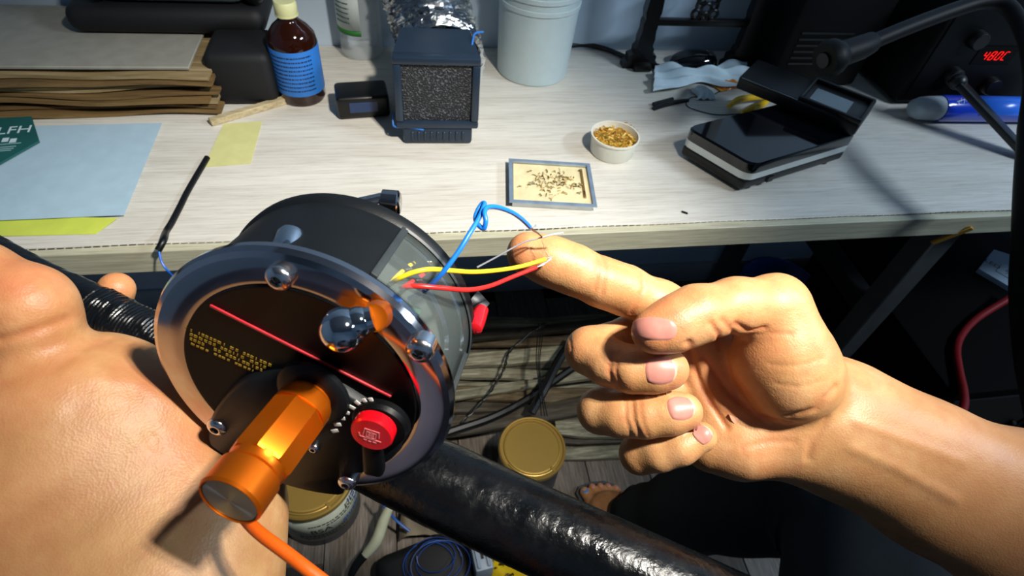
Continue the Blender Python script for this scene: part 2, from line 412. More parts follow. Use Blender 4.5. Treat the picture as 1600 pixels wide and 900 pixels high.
ring_print(LB, 'lettering', .0392, [(.086 - k * .007, -.9, .9, .0024) for k in range(9)], mat('navy_print', '#0d2350', .5, var=0), M0)
mb = MB(); mb.lathe([(.0160, .1375), (.0172, .139), (.0172, .157), (.0155, .160), (.0001, .160)], 40); mb.lathe([(.0176, .139), (.0176, .1415)], 40); obj('cap', mb, mat('pale_yellow_cap', '#cfcf9a', .45, var=.05), t)
t = thing('clear_bottle', 'clear plastic bottle with a white and green label next to the brown bottle', 'bottle', base(on(567, 82)))
CLR = mat('thin_clear_plastic', '#dfe8ea', .06, var=0, alpha=.22)
mb = MB(); mb.lathe([(.0001, .006), (.020, .004), (.034, .0), (.040, .008), (.040, .034), (.0375, .040), (.040, .046), (.040, .150), (.034, .175), (.016, .200), (.0145, .222), (.0135, .222), (.0148, .200), (.033, .174), (.0392, .150), (.0392, .046), (.0367, .040), (.0392, .034), (.0392, .009), (.033, .0012), (.0001, .0068)], 56); obj('body', mb, CLR, t)
mb = MB(); mb.lathe([(.0406, .058), (.0406, .150)], 40, a0=math.radians(-190), a1=math.radians(-85)); lb = obj('label', mb, mat('white_label', '#d4dedb', .5, var=.04), t); lb.modifiers.new('s', 'SOLIDIFY').thickness = .0003
mb = MB(); mb.lathe([(.0409, .050), (.0409, .0585)], 40, a0=math.radians(-190), a1=math.radians(-85)); g_ = obj('green_band', mb, mat('green_print', '#2c7a2e', .5, var=.05), lb); g_.modifiers.new('s', 'SOLIDIFY').thickness = .0003
ring_print(lb, 'lettering', .0409, [(.140 - k * .0085, -.55, .25, .0022) for k in range(9)], mat('dark_green_print', '#38584a', .5, var=0), math.radians(-125), seed=5)
mb = MB(); mb.lathe([(.0155, .205), (.0165, .206), (.0165, .228), (.0001, .230)], 32); obj('cap', mb, mat('white_cap', '#c9d2d2', .4, var=.03), t)
# black power adapter behind the caption area
t = thing('power_adapter', 'black power adapter lying between the bottles and the fume absorber', 'adapter', base(on(568, 172)), .12)
mb = MB(); mb.box(0, 0, .020, .085, .055, .040, .006, 3); obj('case', mb, BLACK_, t)
mb = MB(); mb.box(.0, -.0279, .022, .045, .0006, .018); obj('rating_label', mb, mat('dark_blue_label', '#23365c', .35, var=.1, nscale=300), t)

# solder fume absorber with a foil duct
FA = thing('fume_absorber', 'dark blue-black solder fume absorber with a foam filter in front', 'fume absorber', (.045, .80, DESK_Z), -.03)
FAM = mat('blue_black_plastic', '#1c2a3a', .38, var=.1, nscale=40, bump=.06, bscale=1500)
def taper(mb, x0, x1, z0, z1, y0, X0, X1, Z0, Z1, y1):
    a = [(x0, y0, z0), (x1, y0, z0), (x1, y0, z1), (x0, y0, z1)]; b = [(X0, y1, Z0), (X1, y1, Z0), (X1, y1, Z1), (X0, y1, Z1)]
    return mb.add(a + b, [(0, 1, 2, 3), (7, 6, 5, 4)] + [(i, i + 4, (i + 1) % 4 + 4, (i + 1) % 4) for i in range(4)])
mb = MB(); taper(mb, -.062, .062, .030, .146, .014, -.052, .052, .040, .152, .080); obj('housing', mb, FAM, FA, sharp=25)
mb = MB()
for (cx, cz, sx, sz) in ((0, .141, .128, .012), (0, .036, .128, .012), (-.058, .0885, .012, .093), (.058, .0885, .012, .093)): mb.box(cx, .006, cz, sx, .018, sz, .003, 2)
obj('front_frame', mb, FAM, FA)
q = NT('filter_foam'); v = q.coord(); vo = q.n('ShaderNodeTexVoronoi'); vo.inputs['Scale'].default_value = 420; q.l(v, vo.inputs['Vector'])
q.l(q.ramp(vo.outputs['Distance'], [(.15, '#020203'), (.6, '#15171b'), (.85, '#5c6068')]), q.b.inputs['Base Color']); q.b.inputs['Roughness'].default_value = .6; q.bump(vo.outputs['Distance'], .9, .002)
mb = MB(); mb.box(0, .006, .0885, .1038, .006, .0928); obj('filter', mb, q.m, FA)
mb = MB(); mb.box(0, .042, .016, .110, .085, .032, .005, 2); obj('stand', mb, FAM, FA)
for k in range(9): mb = MB(); mb.box(-.040 + .010 * k, -.0012, .016, .0045, .003, .016, .001, 1); obj('rib', mb, FAM, FA)
FOILM = mat('aluminium_foil', '#b9c0c6', .16, 1., var=.15, nscale=60, bump=.6, bscale=160, bdist=.002)
p0 = Vector((.058, .893, DESK_Z + .088)); p1 = Vector((.055, .965, DESK_Z + .100)); p2 = Vector((.030, 1.035, DESK_Z + .185)); p3 = Vector((.01, 1.055, DESK_Z + .45))
mb = MB(); PP, _ = spline([p0, p1, p2, p3], [1, 1, 1, 1], 26); u = None; seg = 56; vs = []; fs = []
rf = random.Random(3)
for i, p in enumerate(PP):
    tn_ = (PP[min(i + 1, len(PP) - 1)] - PP[max(i - 1, 0)]).normalized(); u = tn_.orthogonal().normalized() if u is None else (u - tn_ * u.dot(tn_)).normalized(); w_ = tn_.cross(u)
    for k in range(seg):
        a = 2 * PI * k / seg; r = .068 + (.0022 if i % 2 else -.0022) + rf.uniform(-.0032, .0032)
        vs.append(p + (u * math.cos(a) + w_ * math.sin(a)) * r - Vector(p0))
for i in range(len(PP) - 1):
    for k in range(seg): k2 = (k + 1) % seg; fs.append((i * seg + k, i * seg + k2, (i + 1) * seg + k2, (i + 1) * seg + k))
mb.add(vs, fs); o = obj('foil_duct', mb, FOILM, sharp=12); o.location = p0
tag(o, 'crumpled silver foil duct rising behind the fume absorber', 'duct')
mb = MB(); mb.tube([Vector(P(616, 176, .905)), Vector(P(614, 190, .905)), Vector(P(618, 198, .905)), Vector(P(640, 199, .908)), Vector(P(662, 203, .912))], .0016, 8, 8)
tag(obj('short_blue_wire', mb, BLUEW0 := mat('blue_insulation', '#2a6cc0', .4, var=.05), origin=P(618, 198, .905)), 'short blue wire hooked around the fume absorber base', 'wire')
mb = MB(); mb.tube([Vector(P(736, 84, .86)), Vector(P(739, 62, .86)), Vector(P(743, 52, .87)), Vector(P(755, 50, .88))], .0016, 8, 8)
tag(obj('bent_blue_wire', mb, BLUEW0, origin=P(739, 62, .86)), 'bent blue wire end at the upper right of the fume absorber', 'wire')

# white bucket
t = thing('bucket', 'white translucent plastic bucket standing by the wall', 'bucket', (.243, 1.045, DESK_Z))
mb = MB(); mb.lathe([(.0001, .0), (.066, .0), (.068, .003), (.0725, .130), (.0745, .131), (.0745, .138), (.0728, .139), (.0730, .150), (.0755, .151), (.0755, .158), (.0738, .159), (.0742, .200), (.0765, .201), (.0765, .206)], 64); obj('body', mb, mat('milky_plastic', '#b7c8cc', .35, var=.03, sss=.2), t, sharp=25)
mb = MB(); mb.lathe([(.0775, .200), (.0785, .201), (.0785, .213), (.076, .215), (.0001, .215)], 64); obj('lid', mb, mat('milky_lid', '#c2cfd2', .35, var=.03), t)
# black cable by the wall
mb = MB(); mb.tube([D(845, 78, .006), D(905, 70, .006) , D(945, 76, .006), D(985, 92, .006), D(1030, 104, .0055)], .005, 10, 8)
tag(obj('mains_cable', mb, BLACK_, origin=base(D(940, 76))), 'thick black cable running along the wall behind the bucket', 'cable')

# carved dark wood stand
ST = thing('carved_stand', 'dark carved wooden stand with scrollwork between two posts', 'stand', (.575, 1.062, DESK_Z))
DW = mat('dark_lacquered_wood', '#0b0908', .32, var=.3, nscale=40)
def scallop(x, s):
    out = []; prof = [(.030, 0), (.030, .010), (.024, .013), (.024, .026), (.016, .030), (.0165, .040), (.0125, .047), (.0135, .060), (.0115, .075), (.0125, .090), (.0105, .097), (.013, .110), (.0115, .140), (.013, .160), (.0105, .20), (.0105, .40)]
    left = [(x - w_ * 1.25, z) for w_, z in prof]; right = [(x + w_ * 1.15, z) for w_, z in prof]
    return left + right[::-1] if s < 0 else [(2 * x - a, b) for a, b in left] [::1] + [(2 * x - a, b) for a, b in right[::-1]]
MX = Matrix(((1, 0, 0, 0), (0, 0, -1, 0), (0, 1, 0, 0), (0, 0, 0, 1)))
for x, s in ((-.107, -1), (.107, 1)): mb = MB(); mb.prism(scallop(x, s), -.011, .011, M=MX); obj('post', mb, DW, ST, sharp=30)
for z_ in (.0905, .3): mb = MB(); mb.box(0, 0, z_, .205, .014, .0125, .002, 2); obj('crossbar', mb, DW, ST)
mb = MB()
def loop(cx, cz, r, a0, a1, th=.0035, n=18, sx=1.): mb.tube([(cx + sx * r * math.cos(a), 0, cz + r * math.sin(a)) for a in np.linspace(a0, a1, n)], th, 8)
loop(0, .122, .021, -.2, PI + .2); loop(0, .116, .010, 0, 2 * PI); loop(-.018, .106, .008, 0, 2 * PI); loop(.018, .106, .008, 0, 2 * PI); loop(-.012, .136, .010, 1, 5.5); loop(.012, .136, .010, -2.3, 2.2); loop(0, .150, .013, 0, 2 * PI); loop(0, .103, .006, 0, 2 * PI)
loop(-.02, .16, .012, 0, 2 * PI); loop(.02, .16, .012, 0, 2 * PI); mb.tube([(0, 0, .16), (0, 0, .295)], .006, 8)
obj('carving', mb, DW, ST)
for s in (-1, 1):
    mb = MB(); loop(s * .107, .017, .012, 0, 2 * PI, .004); mb.box(s * .107, 0, .007, .036, .055, .0135, .003, 2); obj('foot', mb, DW, ST)

# mouse, tissue, packet and wire near the stand
t = thing('mouse', 'shiny black computer mouse behind the white tissue', 'mouse', base(on(1082, 101)), -.1)
GLB = mat('glossy_black', '#06070a', .08, var=0, coat=.6)
def dome(u, v_):
    a = u * 2 - 1; b = v_ * 2 - 1
    x = a * math.sqrt(1 - .45 * b * b) * .050; y = b * math.sqrt(1 - .45 * a * a) * .029
    h = max(0, 1 - a * a) ** .45 * max(0, 1 - b * b) ** .45
    return (x, y, .004 + .026 * h * (1 + .18 * a))
mb = MB(); mb.grid(dome, 32, 24, .003); obj('shell', mb, GLB, t)
mb = MB(); mb.lathe([(.0001, .0), (.006, 0), (.006, .004), (.0001, .004)], 20, Matrix.Translation((.030, -.002, .026)) @ rotM('X', PI / 2)); obj('wheel', mb, GREYP0 := mat('wheel_rubber', '#2a2c30', .5), t)
for a, b in (((.018, .0, .0318), (.046, 0, .022)),): mb = MB(); mb.tube([a, b], .0007, 6); obj('button_split', mb, GREYP0, t)
TIS = mat('tissue_paper', '#c5d6de', .85, var=.04, nscale=90, bump=.35, bscale=260, bdist=.001, sss=.15)
tp = [on(1018, 152), on(1172, 142), on(1160, 109), on(1022, 110)]; tc = sum(tp, Vector()) / 4
def tis(u, v_):
    pinch = 1 - .62 * math.exp(-((u - .50) / .17) ** 2)
    vv = .55 + (v_ - .5) * pinch - (.10 if u > .5 else 0) * (u - .5)
    p = tp[0].lerp(tp[1], u).lerp(tp[3].lerp(tp[2], u), vv)
    h = .010 + .016 * math.exp(-((u - .5) / .3) ** 2) * math.exp(-((v_ - .55) / .3) ** 2) + .006 * math.sin(u * 19 + v_ * 5) * v_ + .004 * math.sin(v_ * 21 + u * 8) + .014 * max(0, u - .75) * 4 * v_
    return (p.x - tc.x, p.y - tc.y, h)
mb = MB(); mb.grid(tis, 44, 30, .0007); o = obj('tissue', mb, TIS); o.location = base(tc); tag(o, 'crumpled white tissue in front of the black mouse', 'tissue')
cc = on(1095, 148)
def tis2(u, v_):
    a = u * 2 - 1; return (.020 * a * (1 - .5 * v_) + .006 * math.sin(v_ * 6), -.022 + .040 * v_, .004 + .014 * math.sin(PI * v_) * (1 - a * a) + .002 * math.sin(9 * a + 4 * v_))
mb = MB(); mb.grid(tis2, 18, 18, .0007); o = obj('tissue', mb, TIS); o.location = base(cc); tag(o, 'small torn piece of white tissue below the crumpled one', 'tissue')
t = thing('packet', 'orange foil packet beside the tissue under the black box', 'packet', base(on(1140, 130)), .35)
mb = MB(); mb.grid(lambda u, v_: ((u - .5) * .075, (v_ - .5) * .045, .002 + .010 * (1 - (2 * u - 1) ** 2) ** .7 * (1 - (2 * v_ - 1) ** 2) ** .6 + .001 * math.sin(u * 30)), 20, 14, .001); obj('pouch', mb, mat('orange_film', '#d9801c', .3, var=.15, nscale=60), t)
for s in (-1, 1): mb = MB(); mb.box(s * .040, 0, .0022, .008, .044, .0012); obj('seal', mb, mat('orange_seal', '#e39a3a', .35), t)
mb = MB(); mb.tube([on(1160, 178) + Vector((0, 0, .001)), on(1120, 180) + Vector((0, 0, .001)), on(1085, 172) + Vector((0, 0, .001)), on(1072, 164) + Vector((0, 0, .001)), on(1080, 153) + Vector((0, 0, .001)), on(1110, 150) + Vector((0, 0, .001)), on(1130, 140) + Vector((0, 0, .001))], .0009, 8, 8)
tag(obj('thin_black_wire', mb, BLACK_, origin=base(on(1085, 172))), 'thin black wire curling on the desk left of the scale', 'wire')
mb = MB(); mb.tube([on(1020, 172) + Vector((0, 0, .002)), on(1040, 165) + Vector((0, 0, .003)), on(1075, 158) + Vector((0, 0, .002))], [.004, .006, .003], 8, 6); mb.tube([on(1020, 166) + Vector((0, 0, .004)), on(1050, 158) + Vector((0, 0, .004))], .004, 8)
tag(obj('black_strap', mb, BLACK_, origin=base(on(1045, 164))), 'short black strap lying in front of the tissue', 'strap')

# tub of flakes
t = thing('flake_tub', 'small round white tub holding yellow-brown flakes', 'tub', base(on(955, 237)))
mb = MB(); mb.lathe([(.0001, .001), (.034, .0), (.036, .003), (.0385, .030), (.040, .031), (.040, .034), (.0378, .034), (.0350, .004), (.0001, .003)], 56); obj('cup', mb, mat('white_cup', '#ecebdf', .35, var=.03, trans=.15, ior=1.2, sss=.1), t)
mb = MB(); mb.lathe([(.0001, .0035), (.0345, .004), (.0368, .0215), (.0001, .022)], 48); obj('paste', mb, mat('yellow_paste', '#d2b04a', .45, var=.15, nscale=120), t)
mb = MB(); rf = random.Random(5)
for k in range(190):
    a = rf.uniform(0, 2 * PI); r = .034 * math.sqrt(rf.random()); z = .0245 + .008 * (1 - (r / .034) ** 2) + rf.uniform(0, .003)
    mb.box(r * math.cos(a), r * math.sin(a), z, rf.uniform(.003, .009), rf.uniform(.0015, .003), .0007, M=rotM('Z', rf.uniform(0, 6)) @ rotM('X', rf.uniform(-.8, .8)) @ rotM('Y', rf.uniform(-.6, .6)))
q = NT('flakes'); gn = q.n('ShaderNodeNewGeometry'); q.l(q.ramp(gn.outputs['Random Per Island'], [(.1, '#6a4510'), (.4, '#b37d1c'), (.7, '#d39a2a'), (.95, '#e5c063')]), q.b.inputs['Base Color']); q.b.inputs['Roughness'].default_value = .45
o = obj('flakes', mb, q.m, t); o['kind'] = 'stuff'
for k, (px, py) in enumerate(((985, 196), (990, 201), (994, 204), (978, 192))):
    p = on(px, py); mb = MB(); mb.box(0, 0, .0006, .006, .002, .0008, M=rotM('Z', k * 1.1)); o = obj('flake', mb, q.m); o.location = base(p); tag(o, 'tiny yellow flake spilled behind the round tub', 'flake', 'flakes spilled behind the tub')

# tin tray
tr0 = on(862, 328); tx = (on(925, 331) - on(800, 324)); rz = math.atan2(tx.y, tx.x)
tcn = (on(800, 324) + on(925, 331)) / 2 + Vector((-math.sin(rz), math.cos(rz), 0)) * .049
t = thing('tin_tray', 'shallow square tin tray of cream rosin with dark scraps', 'tray', base(tcn), rz)
mb = MB(); W_, H_ = .061, .049
def ringbox(mb, a, b, z0, z1, th):
    for (cx, cy, sx, sy) in ((0, -b + th / 2, 2 * a, th), (0, b - th / 2, 2 * a, th), (-a + th / 2, 0, th, 2 * b - 2 * th), (a - th / 2, 0, th, 2 * b - 2 * th)): mb.box(cx, cy, (z0 + z1) / 2, sx, sy, z1 - z0)
mb.box(0, 0, .0006, 2 * W_ - .006, 2 * H_ - .006, .0012); ringbox(mb, W_ - .0015, H_ - .0015, .0012, .0115, .0012)
TINM = mat('tin', '#b6bcbd', .3, .9, var=.1, nscale=40); obj('pan', mb, TINM, t)
mb = MB(); ringbox(mb, W_ + .0035, H_ + .0035, .0115, .0135, .0055); obj('rim', mb, mat('blue_tin', '#8fa2b8', .35, .5, var=.15, nscale=60), t)
mb = MB(); mb.box(0, 0, .0055, 2 * W_ - .006, 2 * H_ - .006, .0085, .001, 1); obj('rosin', mb, mat('cream_rosin', '#d9cba0', .5, var=.12, nscale=60, bump=.2, bscale=200), t)
mb = MB(); rf = random.Random(11)
for k in range(120):
    x = rf.gauss(0.004, .022); y = rf.gauss(0.0, .018)
    if abs(x) > .05 or abs(y) > .043: continue
    L = rf.uniform(.003, .010); a = rf.uniform(0, PI); c = rf.uniform(-.6, .6)
    mb.tube([(x + L * (s - .5) * math.cos(a + c * s), y + L * (s - .5) * math.sin(a + c * s), .0102 + rf.uniform(0, .002) + .0015 * math.sin(PI * s)) for s in (0, .33, .66, 1)], rf.uniform(.0004, .0010), 5)
q = NT('scraps'); gn = q.n('ShaderNodeNewGeometry'); q.l(q.ramp(gn.outputs['Random Per Island'], [(.25, '#1d1510'), (.45, '#8d6a2c'), (.7, '#c5a55c'), (.9, '#dfcf9c')]), q.b.inputs['Base Color']); q.b.inputs['Roughness'].default_value = .5
o = obj('scraps', mb, q.m, t); o['kind'] = 'stuff'
mb = MB(); mb.box(.049, .004, .0108, .004, .07, .002, .0005, 1); obj('rod_clip', mb, mat('brown_metal', '#8a6a3a', .4, .5), t)

# scale with a console
fc_ = on(1163, 304); rz = math.radians(19)
t = thing('digital_scale', 'black digital scale with a silver band and a raised console behind', 'scale', (fc_.x - .010, fc_.y - .002, DESK_Z), rz)
SW, SD = .240, .122
PIANO = mat('piano_black', '#05060a', .05, var=0, coat=.4)
mb = MB(); mb.box(SW / 2, SD / 2, .0165, SW - .005, SD - .005, .021, .006, 3); obj('base', mb, BLACK_, t)
for (x, y) in ((.03, .02), (SW - .03, .02), (.03, SD - .02), (SW - .03, SD - .02)): mb = MB(); mb.lathe([(.012, 0), (.012, .0075), (.0001, .0075)], 24, Matrix.Translation((x, y, 0))); obj('foot', mb, BLACK_, t)
def rrect(w_, h_, r, n=7):
    o_ = []
    for cx, cy, a in ((w_ - r, r, -PI / 2), (w_ - r, h_ - r, 0), (r, h_ - r, PI / 2), (r, r, PI)):
        for k in range(n + 1): o_.append((cx + r * math.cos(a + PI / 2 * k / n), cy + r * math.sin(a + PI / 2 * k / n)))
    return o_
mb = MB(); mb.prism(rrect(SW, SD, .016), .027, .039); obj('silver_band', mb, mat('brushed_silver', '#c9cecb', .32, .45, var=.05, nscale=30), t)
mb = MB(); mb.prism(rrect(SW, SD, .016), .0392, .058, bev=.003); obj('platform', mb, PIANO, t, sharp=40)
mb = MB(); mb.box(.06, .0015, .0155, .012, .004, .010); obj('switch', mb, BLACK_, t)
# the case is slightly skewed in plan
for ch in t.children:
    for v_ in ch.data.vertices: v_.co.x -= .26 * v_.co.y
CM = Matrix.Translation((.208, .106, .0755)) @ rotM('Z', math.radians(-66)) @ rotM('X', math.radians(5))
mb = MB(); mb.box(0, 0, 0, .210, .078, .024, .005, 3, M=None); xf(mb, CM)
# recess in the right half is framed by four bars
obj('console', mb, BLACK_, t)
for (cx, cy, sx, sy) in ((.052, -.036, .104, .006), (.052, .036, .104, .006), (.003, 0, .006, .072), (.102, 0, .006, .072)):
    mb = MB(); mb.box(cx, cy, .0150, sx, sy, .009, .002, 2); xf(mb, CM); obj('console_edge', mb, BLACK_, t)
mb = MB(); mb.box(.045, -.006, .0126, .062, .044, .0016, .0004, 1); xf(mb, CM); obj('display', mb, mat('grey_lcd', '#5b6a72', .15, var=.05), t)
mb = MB(); mb.box(-.02, -.0385, .0112, .16, .0013, .0013); xf(mb, CM); obj('bright_edge', mb, mat('edge_highlight', '#8f969b', .25, .8), t)  # thin pale strip painted in as the highlight along the console edge
mb = MB(); mb.tube([(SW - .008, .035, .046), (SW - .002, .035, .046)], .0026, 10); mb.tube([(SW - .022, .055, .014), (SW - .002, .057, .014), (SW + .004, .058, .013)], [.0018, .0018, .0036], 10); obj('side_button', mb, CH0 := mat('nickel', '#c5c8ca', .2, 1., var=.02), t)
# yellow handled cutters behind the scale
yp = on(1176, 178); t = thing('cutters', 'wire cutters with a yellow grip behind the scale', 'cutters', (yp.x, yp.y + .015, DESK_Z), .45)
for s, ln in ((1, 1.0), (-1, .9)):
    mb = MB(); mb.tube([(-.05 * ln, s * .014, .012), (-.02, s * .018, .016), (.02, s * .012, .014), (.045, s * .004, .011)], [.004, .0065, .006, .004], 12, 8); obj('grip', mb, mat('yellow_grip', '#e8b916', .35, var=.05), t)
mb = MB(); mb.tube([(.04, 0, .011), (.06, 0, .011), (.08, 0, .010)], [.007, .008, .002], 8, 4); obj('jaw', mb, CH0, t)
mb = MB(); pts_ = rrect(.010, .004, .001, 2); mb.prism(pts_, 0, .0012); o = obj('chip', mb, BLACK_); cp = on(1064, 332); o.location = base(cp); o.rotation_euler = (0, 0, -.6); tag(o, 'tiny black plastic scrap lying on the bare desk', 'scrap')

# black power supply and the hot air station at the right
t = thing('power_supply', 'black box-shaped power supply behind the scale console', 'power supply', (.812, 1.045, DESK_Z), 0)
mb = MB(); mb.box(0, 0, .120, .19, .13, .232, .006, 2); obj('case', mb, mat('charcoal_case', '#020203', .6, var=.1, spec=.2), t)
for s in (-1, 1): mb = MB(); mb.box(s * .08, -.04, .003, .02, .02, .006); obj('foot', mb, BLACK_, t)
for k in range(6): mb = MB(); mb.box(-.02, -.066, .05 + .012 * k, .11, .002, .004); obj('vent_slat', mb, BLACK_, t)
STN = thing('rework_station', 'black hot air rework station with a red lit temperature display', 'station', (1.135, 1.0, DESK_Z), 0)
mb = MB(); mb.box(0, 0, .115, .36, .19, .215, .008, 3); obj('case', mb, mat('station_case', '#040506', .6, var=.1, spec=.2), STN)
for sx in (-.14, .14):
    for sy in (-.07, .07): mb = MB(); mb.lathe([(.010, 0), (.010, .009), (.0001, .009)], 16, Matrix.Translation((sx, sy, 0))); obj('foot', mb, BLACK_, STN)
mb = MB(); mb.box(0, -.096, .118, .34, .003, .195, .001, 1); obj('front_panel', mb, mat('panel_black', '#030304', .5, var=.05, spec=.2), STN)
r = RC @ np.array([(1555 - 800) / 900, (450 - 87) / 900, -1.]); tt = ((1.0 - .0985) - CAM[1]) / r[1]; dp = CAM + r * tt - np.array(STN.location)
mb = MB(); mb.box(dp[0], -.0982, dp[2], .085, .0016, .036); DSP = obj('display', mb, mat('display_window', '#030202', .4, var=0, spec=.1), STN)
def seg7(ch):
    S = {'4': 'bcfg', '8': 'abcdefg', '0': 'abcdef', 'C': 'adef'}[ch]; return S
mb = MB(); cw, chh = .0080, .0078
for k, ch in enumerate('480C'):
    cx = dp[0] - .0215 + .0145 * k
    for s in seg7(ch):
        hx = {'a': (0, 2), 'g': (0, 0), 'd': (0, -2), 'b': (1, 1), 'c': (1, -1), 'f': (-1, 1), 'e': (-1, -1)}[s]
        x = cx + hx[0] * cw / 2; z = dp[2] + hx[1] * chh / 2
        sh = lambda zz: (zz - dp[2]) * .22
        if s in 'agd': mb.box(x + sh(z), -.0993, z, cw * .78, .0006, .0010)
        else:
            mb.add([(x + d_ + sh(z + q_ * chh * .42), -.0996 + e_, z + q_ * chh * .42) for q_ in (-1, 1) for d_ in (-.0005, .0005) for e_ in (0, .0006)], [(0, 2, 6, 4), (1, 5, 7, 3), (0, 4, 5, 1), (2, 3, 7, 6), (0, 1, 3, 2), (4, 6, 7, 5)])
obj('digits', mb, mat('red_led', '#ff1a12', .5, var=0, emit='#ff1408', estr=1.6), DSP)
for k, (x, z) in enumerate(((-.10, .14), (-.10, .07), (.0, .05))):
    mb = MB(); mb.lathe([(.017, 0), (.016, .014), (.0145, .016), (.0001, .016)], 32, Matrix.Translation((x, -.0976, z)) @ rotM('X', PI / 2)); obj('knob', mb, BLACK_, STN)
# hot air handle and hose arching over
t = thing('hot_air_gun', 'black hot air gun on a hose arching over the scale', 'hot air gun', P(1290, 95, .86))
o3 = Vector(t.location)
def L3(px, py, d): return Vector(P(px, py, d)) - o3
RUB = mat('hose_rubber', '#08090b', .55, spec=.25, var=.1, bump=.1)
mb = MB(); mb.tube([L3(1310, 86, .865), L3(1345, 74, .875), L3(1362, 66, .88)], [.019, .018, .0155], 28, 4); obj('handle', mb, RUB, t)
a, b = L3(1288, 94, .86), L3(1312, 86, .866)
mb = MB(); mb.tube([a, a.lerp(b, .25), a.lerp(b, .6), b], [.0235, .027, .027, .021], 32); obj('collar', mb, RUB, t)
mb = MB(); mb.tube([a.lerp(b, -.12), a.lerp(b, .05)], [.011, .012], 24); obj('nozzle', mb, mat('dark_steel_nozzle', '#2e3034', .35, .8), t)
mb = MB(); mb.tube([L3(1355, 69, .878), L3(1420, 42, .89), L3(1490, 16, .90), L3(1535, 3, .90), L3(1568, 6, .895), L3(1590, 30, .885), L3(1606, 70, .87), L3(1616, 130, .85), L3(1614, 200, .83), L3(1608, 290, .82), L3(1604, 380, .83), L3(1600, 470, .87), L3(1612, 600, .93), L3(1650, 760, 1.0), L3(1700, 900, 1.1)], [.0115] * 7 + [.0135] + [.018] * 7, 16, 10); obj('hose', mb, RUB, t)
t = thing('hose_holder', 'black flat bar leaning across the blue tube', 'bar', P(1545, 185, .98))
o3 = Vector(t.location); a, b = L3(1497, 128, 1.035), on(1594, 246) + Vector((0, 0, .010)) - o3; mb = MB(); d = b - a
M = frame((a + b) / 2, d, (0, 0, 1)); bm_ = MB(); bm_.box(0, 0, 0, .012, .034, d.length, .003, 2); xf(bm_, M); obj('bar', bm_, BLACK_, t)
mb = MB(); mb.ball(a, .014, 16, 10); obj('pivot', mb, BLACK_, t)

# blue tube with a frosted cap
a, b = on(1410, 187), on(1600, 189)
t = thing('blue_tube', 'blue adhesive tube with a frosted cap at the right of the desk', 'tube', (a.x, a.y, DESK_Z + .0255), math.atan2((b - a).y, (b - a).x))
MX_ = rotM('Y', PI / 2)
mb = MB(); mb.lathe([(.0001, .0), (.009, .001), (.016, .006), (.0205, .018), (.0222, .035), (.0228, .058), (.0215, .060), (.0001, .060)], 40, MX_); obj('cap', mb, mat('frosted_cap', '#b4c0c8', .3, var=.05, trans=.35, ior=1.3, sss=.15), t)
mb = MB(); mb.lathe([(.0001, .059), (.0238, .060), (.0248, .066), (.0248, .115), (.0245, .25), (.0245, .30), (.0001, .30)], 40, MX_); BB = obj('body', mb, mat('blue_gloss', '#1238b4', .18, var=.06, coat=.5), t)
mb = MB(); mb.lathe([(.0251, .128), (.0251, .29)], 24, MX_, a0=PI * .92, a1=PI * 1.5); o = obj('light_panel', mb, mat('light_blue_print', '#2f6fe0', .25, var=.05), BB); o.modifiers.new('s', 'SOLIDIFY').thickness = .0003
mb = MB()
for (x, s0, s1) in ((.078, -.30, .02), (.084, -.12, .22), (.090, -.22, .10), (.096, -.05, .25)):
    mb.tube([(x + .004 * k / 5, .0252 * -math.cos(PI * .36 + s0 + (s1 - s0) * k / 5 ), .0252 * math.sin(PI * .36 + s0 + (s1 - s0) * k / 5)) for k in range(6)], .0007, 6)
mb.tube([(.076 + .004 * k, .0252 * -math.cos(PI * .36 + .05 * k - .1), .0252 * math.sin(PI * .36 + .05 * k - .1)) for k in range(8)], .0007, 6)
obj('logo', mb, mat('white_logo', '#c9d6ea', .4, var=0), BB)

# ------------------------------------------------------------------ under the desk and on the floor
SL = [wood('slat_%d' % k, *c, 'X', .75, 120, 14, .5) for k, c in enumerate((('#3a3022', '#5b4c34', '#7d6b4b'), ('#5a5543', '#86816a', '#b0ab92'), ('#5a4528', '#8a6c42', '#b0935f'), ('#2a251d', '#423a2c', '#5b5240')))]
protos = []
for k in range(4):
    r_ = random.Random(k + 20); mb = MB(); n = 22; prof = []
    wd = (.036, .046, .030, .052)[k]; th = (.016, .020, .014, .018)[k]
    vs = []; fs = []
    ph = [r_.uniform(0, 6) for _ in range(4)]
    for i in range(n + 1):
        x = (i / n - .5); s = 1 - .35 * abs(2 * x) ** 6 + .08 * math.sin(9 * x + ph[0])
        cy = .006 * math.sin(5 * x + ph[1]); cz = .003 * math.sin(7 * x + ph[2])
        for (a, b) in ((-.5, -.4), (-.42, -.5), (.42, -.5), (.5, -.4), (.5, .25), (.36, .5), (.0, .42), (-.36, .5), (-.5, .25)):
            vs.append((x, cy + a * wd * s, cz + b * th * s + .0015 * math.sin(31 * x + 5 * a + ph[3])))
    for i in range(n):
        for j in range(9): j2 = (j + 1) % 9; fs.append((i * 9 + j, i * 9 + j2, (i + 1) * 9 + j2, (i + 1) * 9 + j))
    fs += [tuple(range(9)), tuple(n * 9 + j for j in range(9))]; mb.add(vs, fs); protos.append(mb)
pm = {}
rf = random.Random(41)
layers = []
for j in range(9): layers.append((.995 - .053 * j, .012, .30 + rf.uniform(-.12, .12), -.02 + rf.uniform(-.005, .005), 'bottom', j))
for j in range(7): layers.append((.965 - .058 * j, .038, .31 + rf.uniform(-.12, .12), -.09 + rf.uniform(-.004, .004), 'middle', j))
for j in range(4): layers.append((.93 - .085 * j, .066, .34 + rf.uniform(-.1, .1), .04 + rf.uniform(-.03, .03), 'top', j))
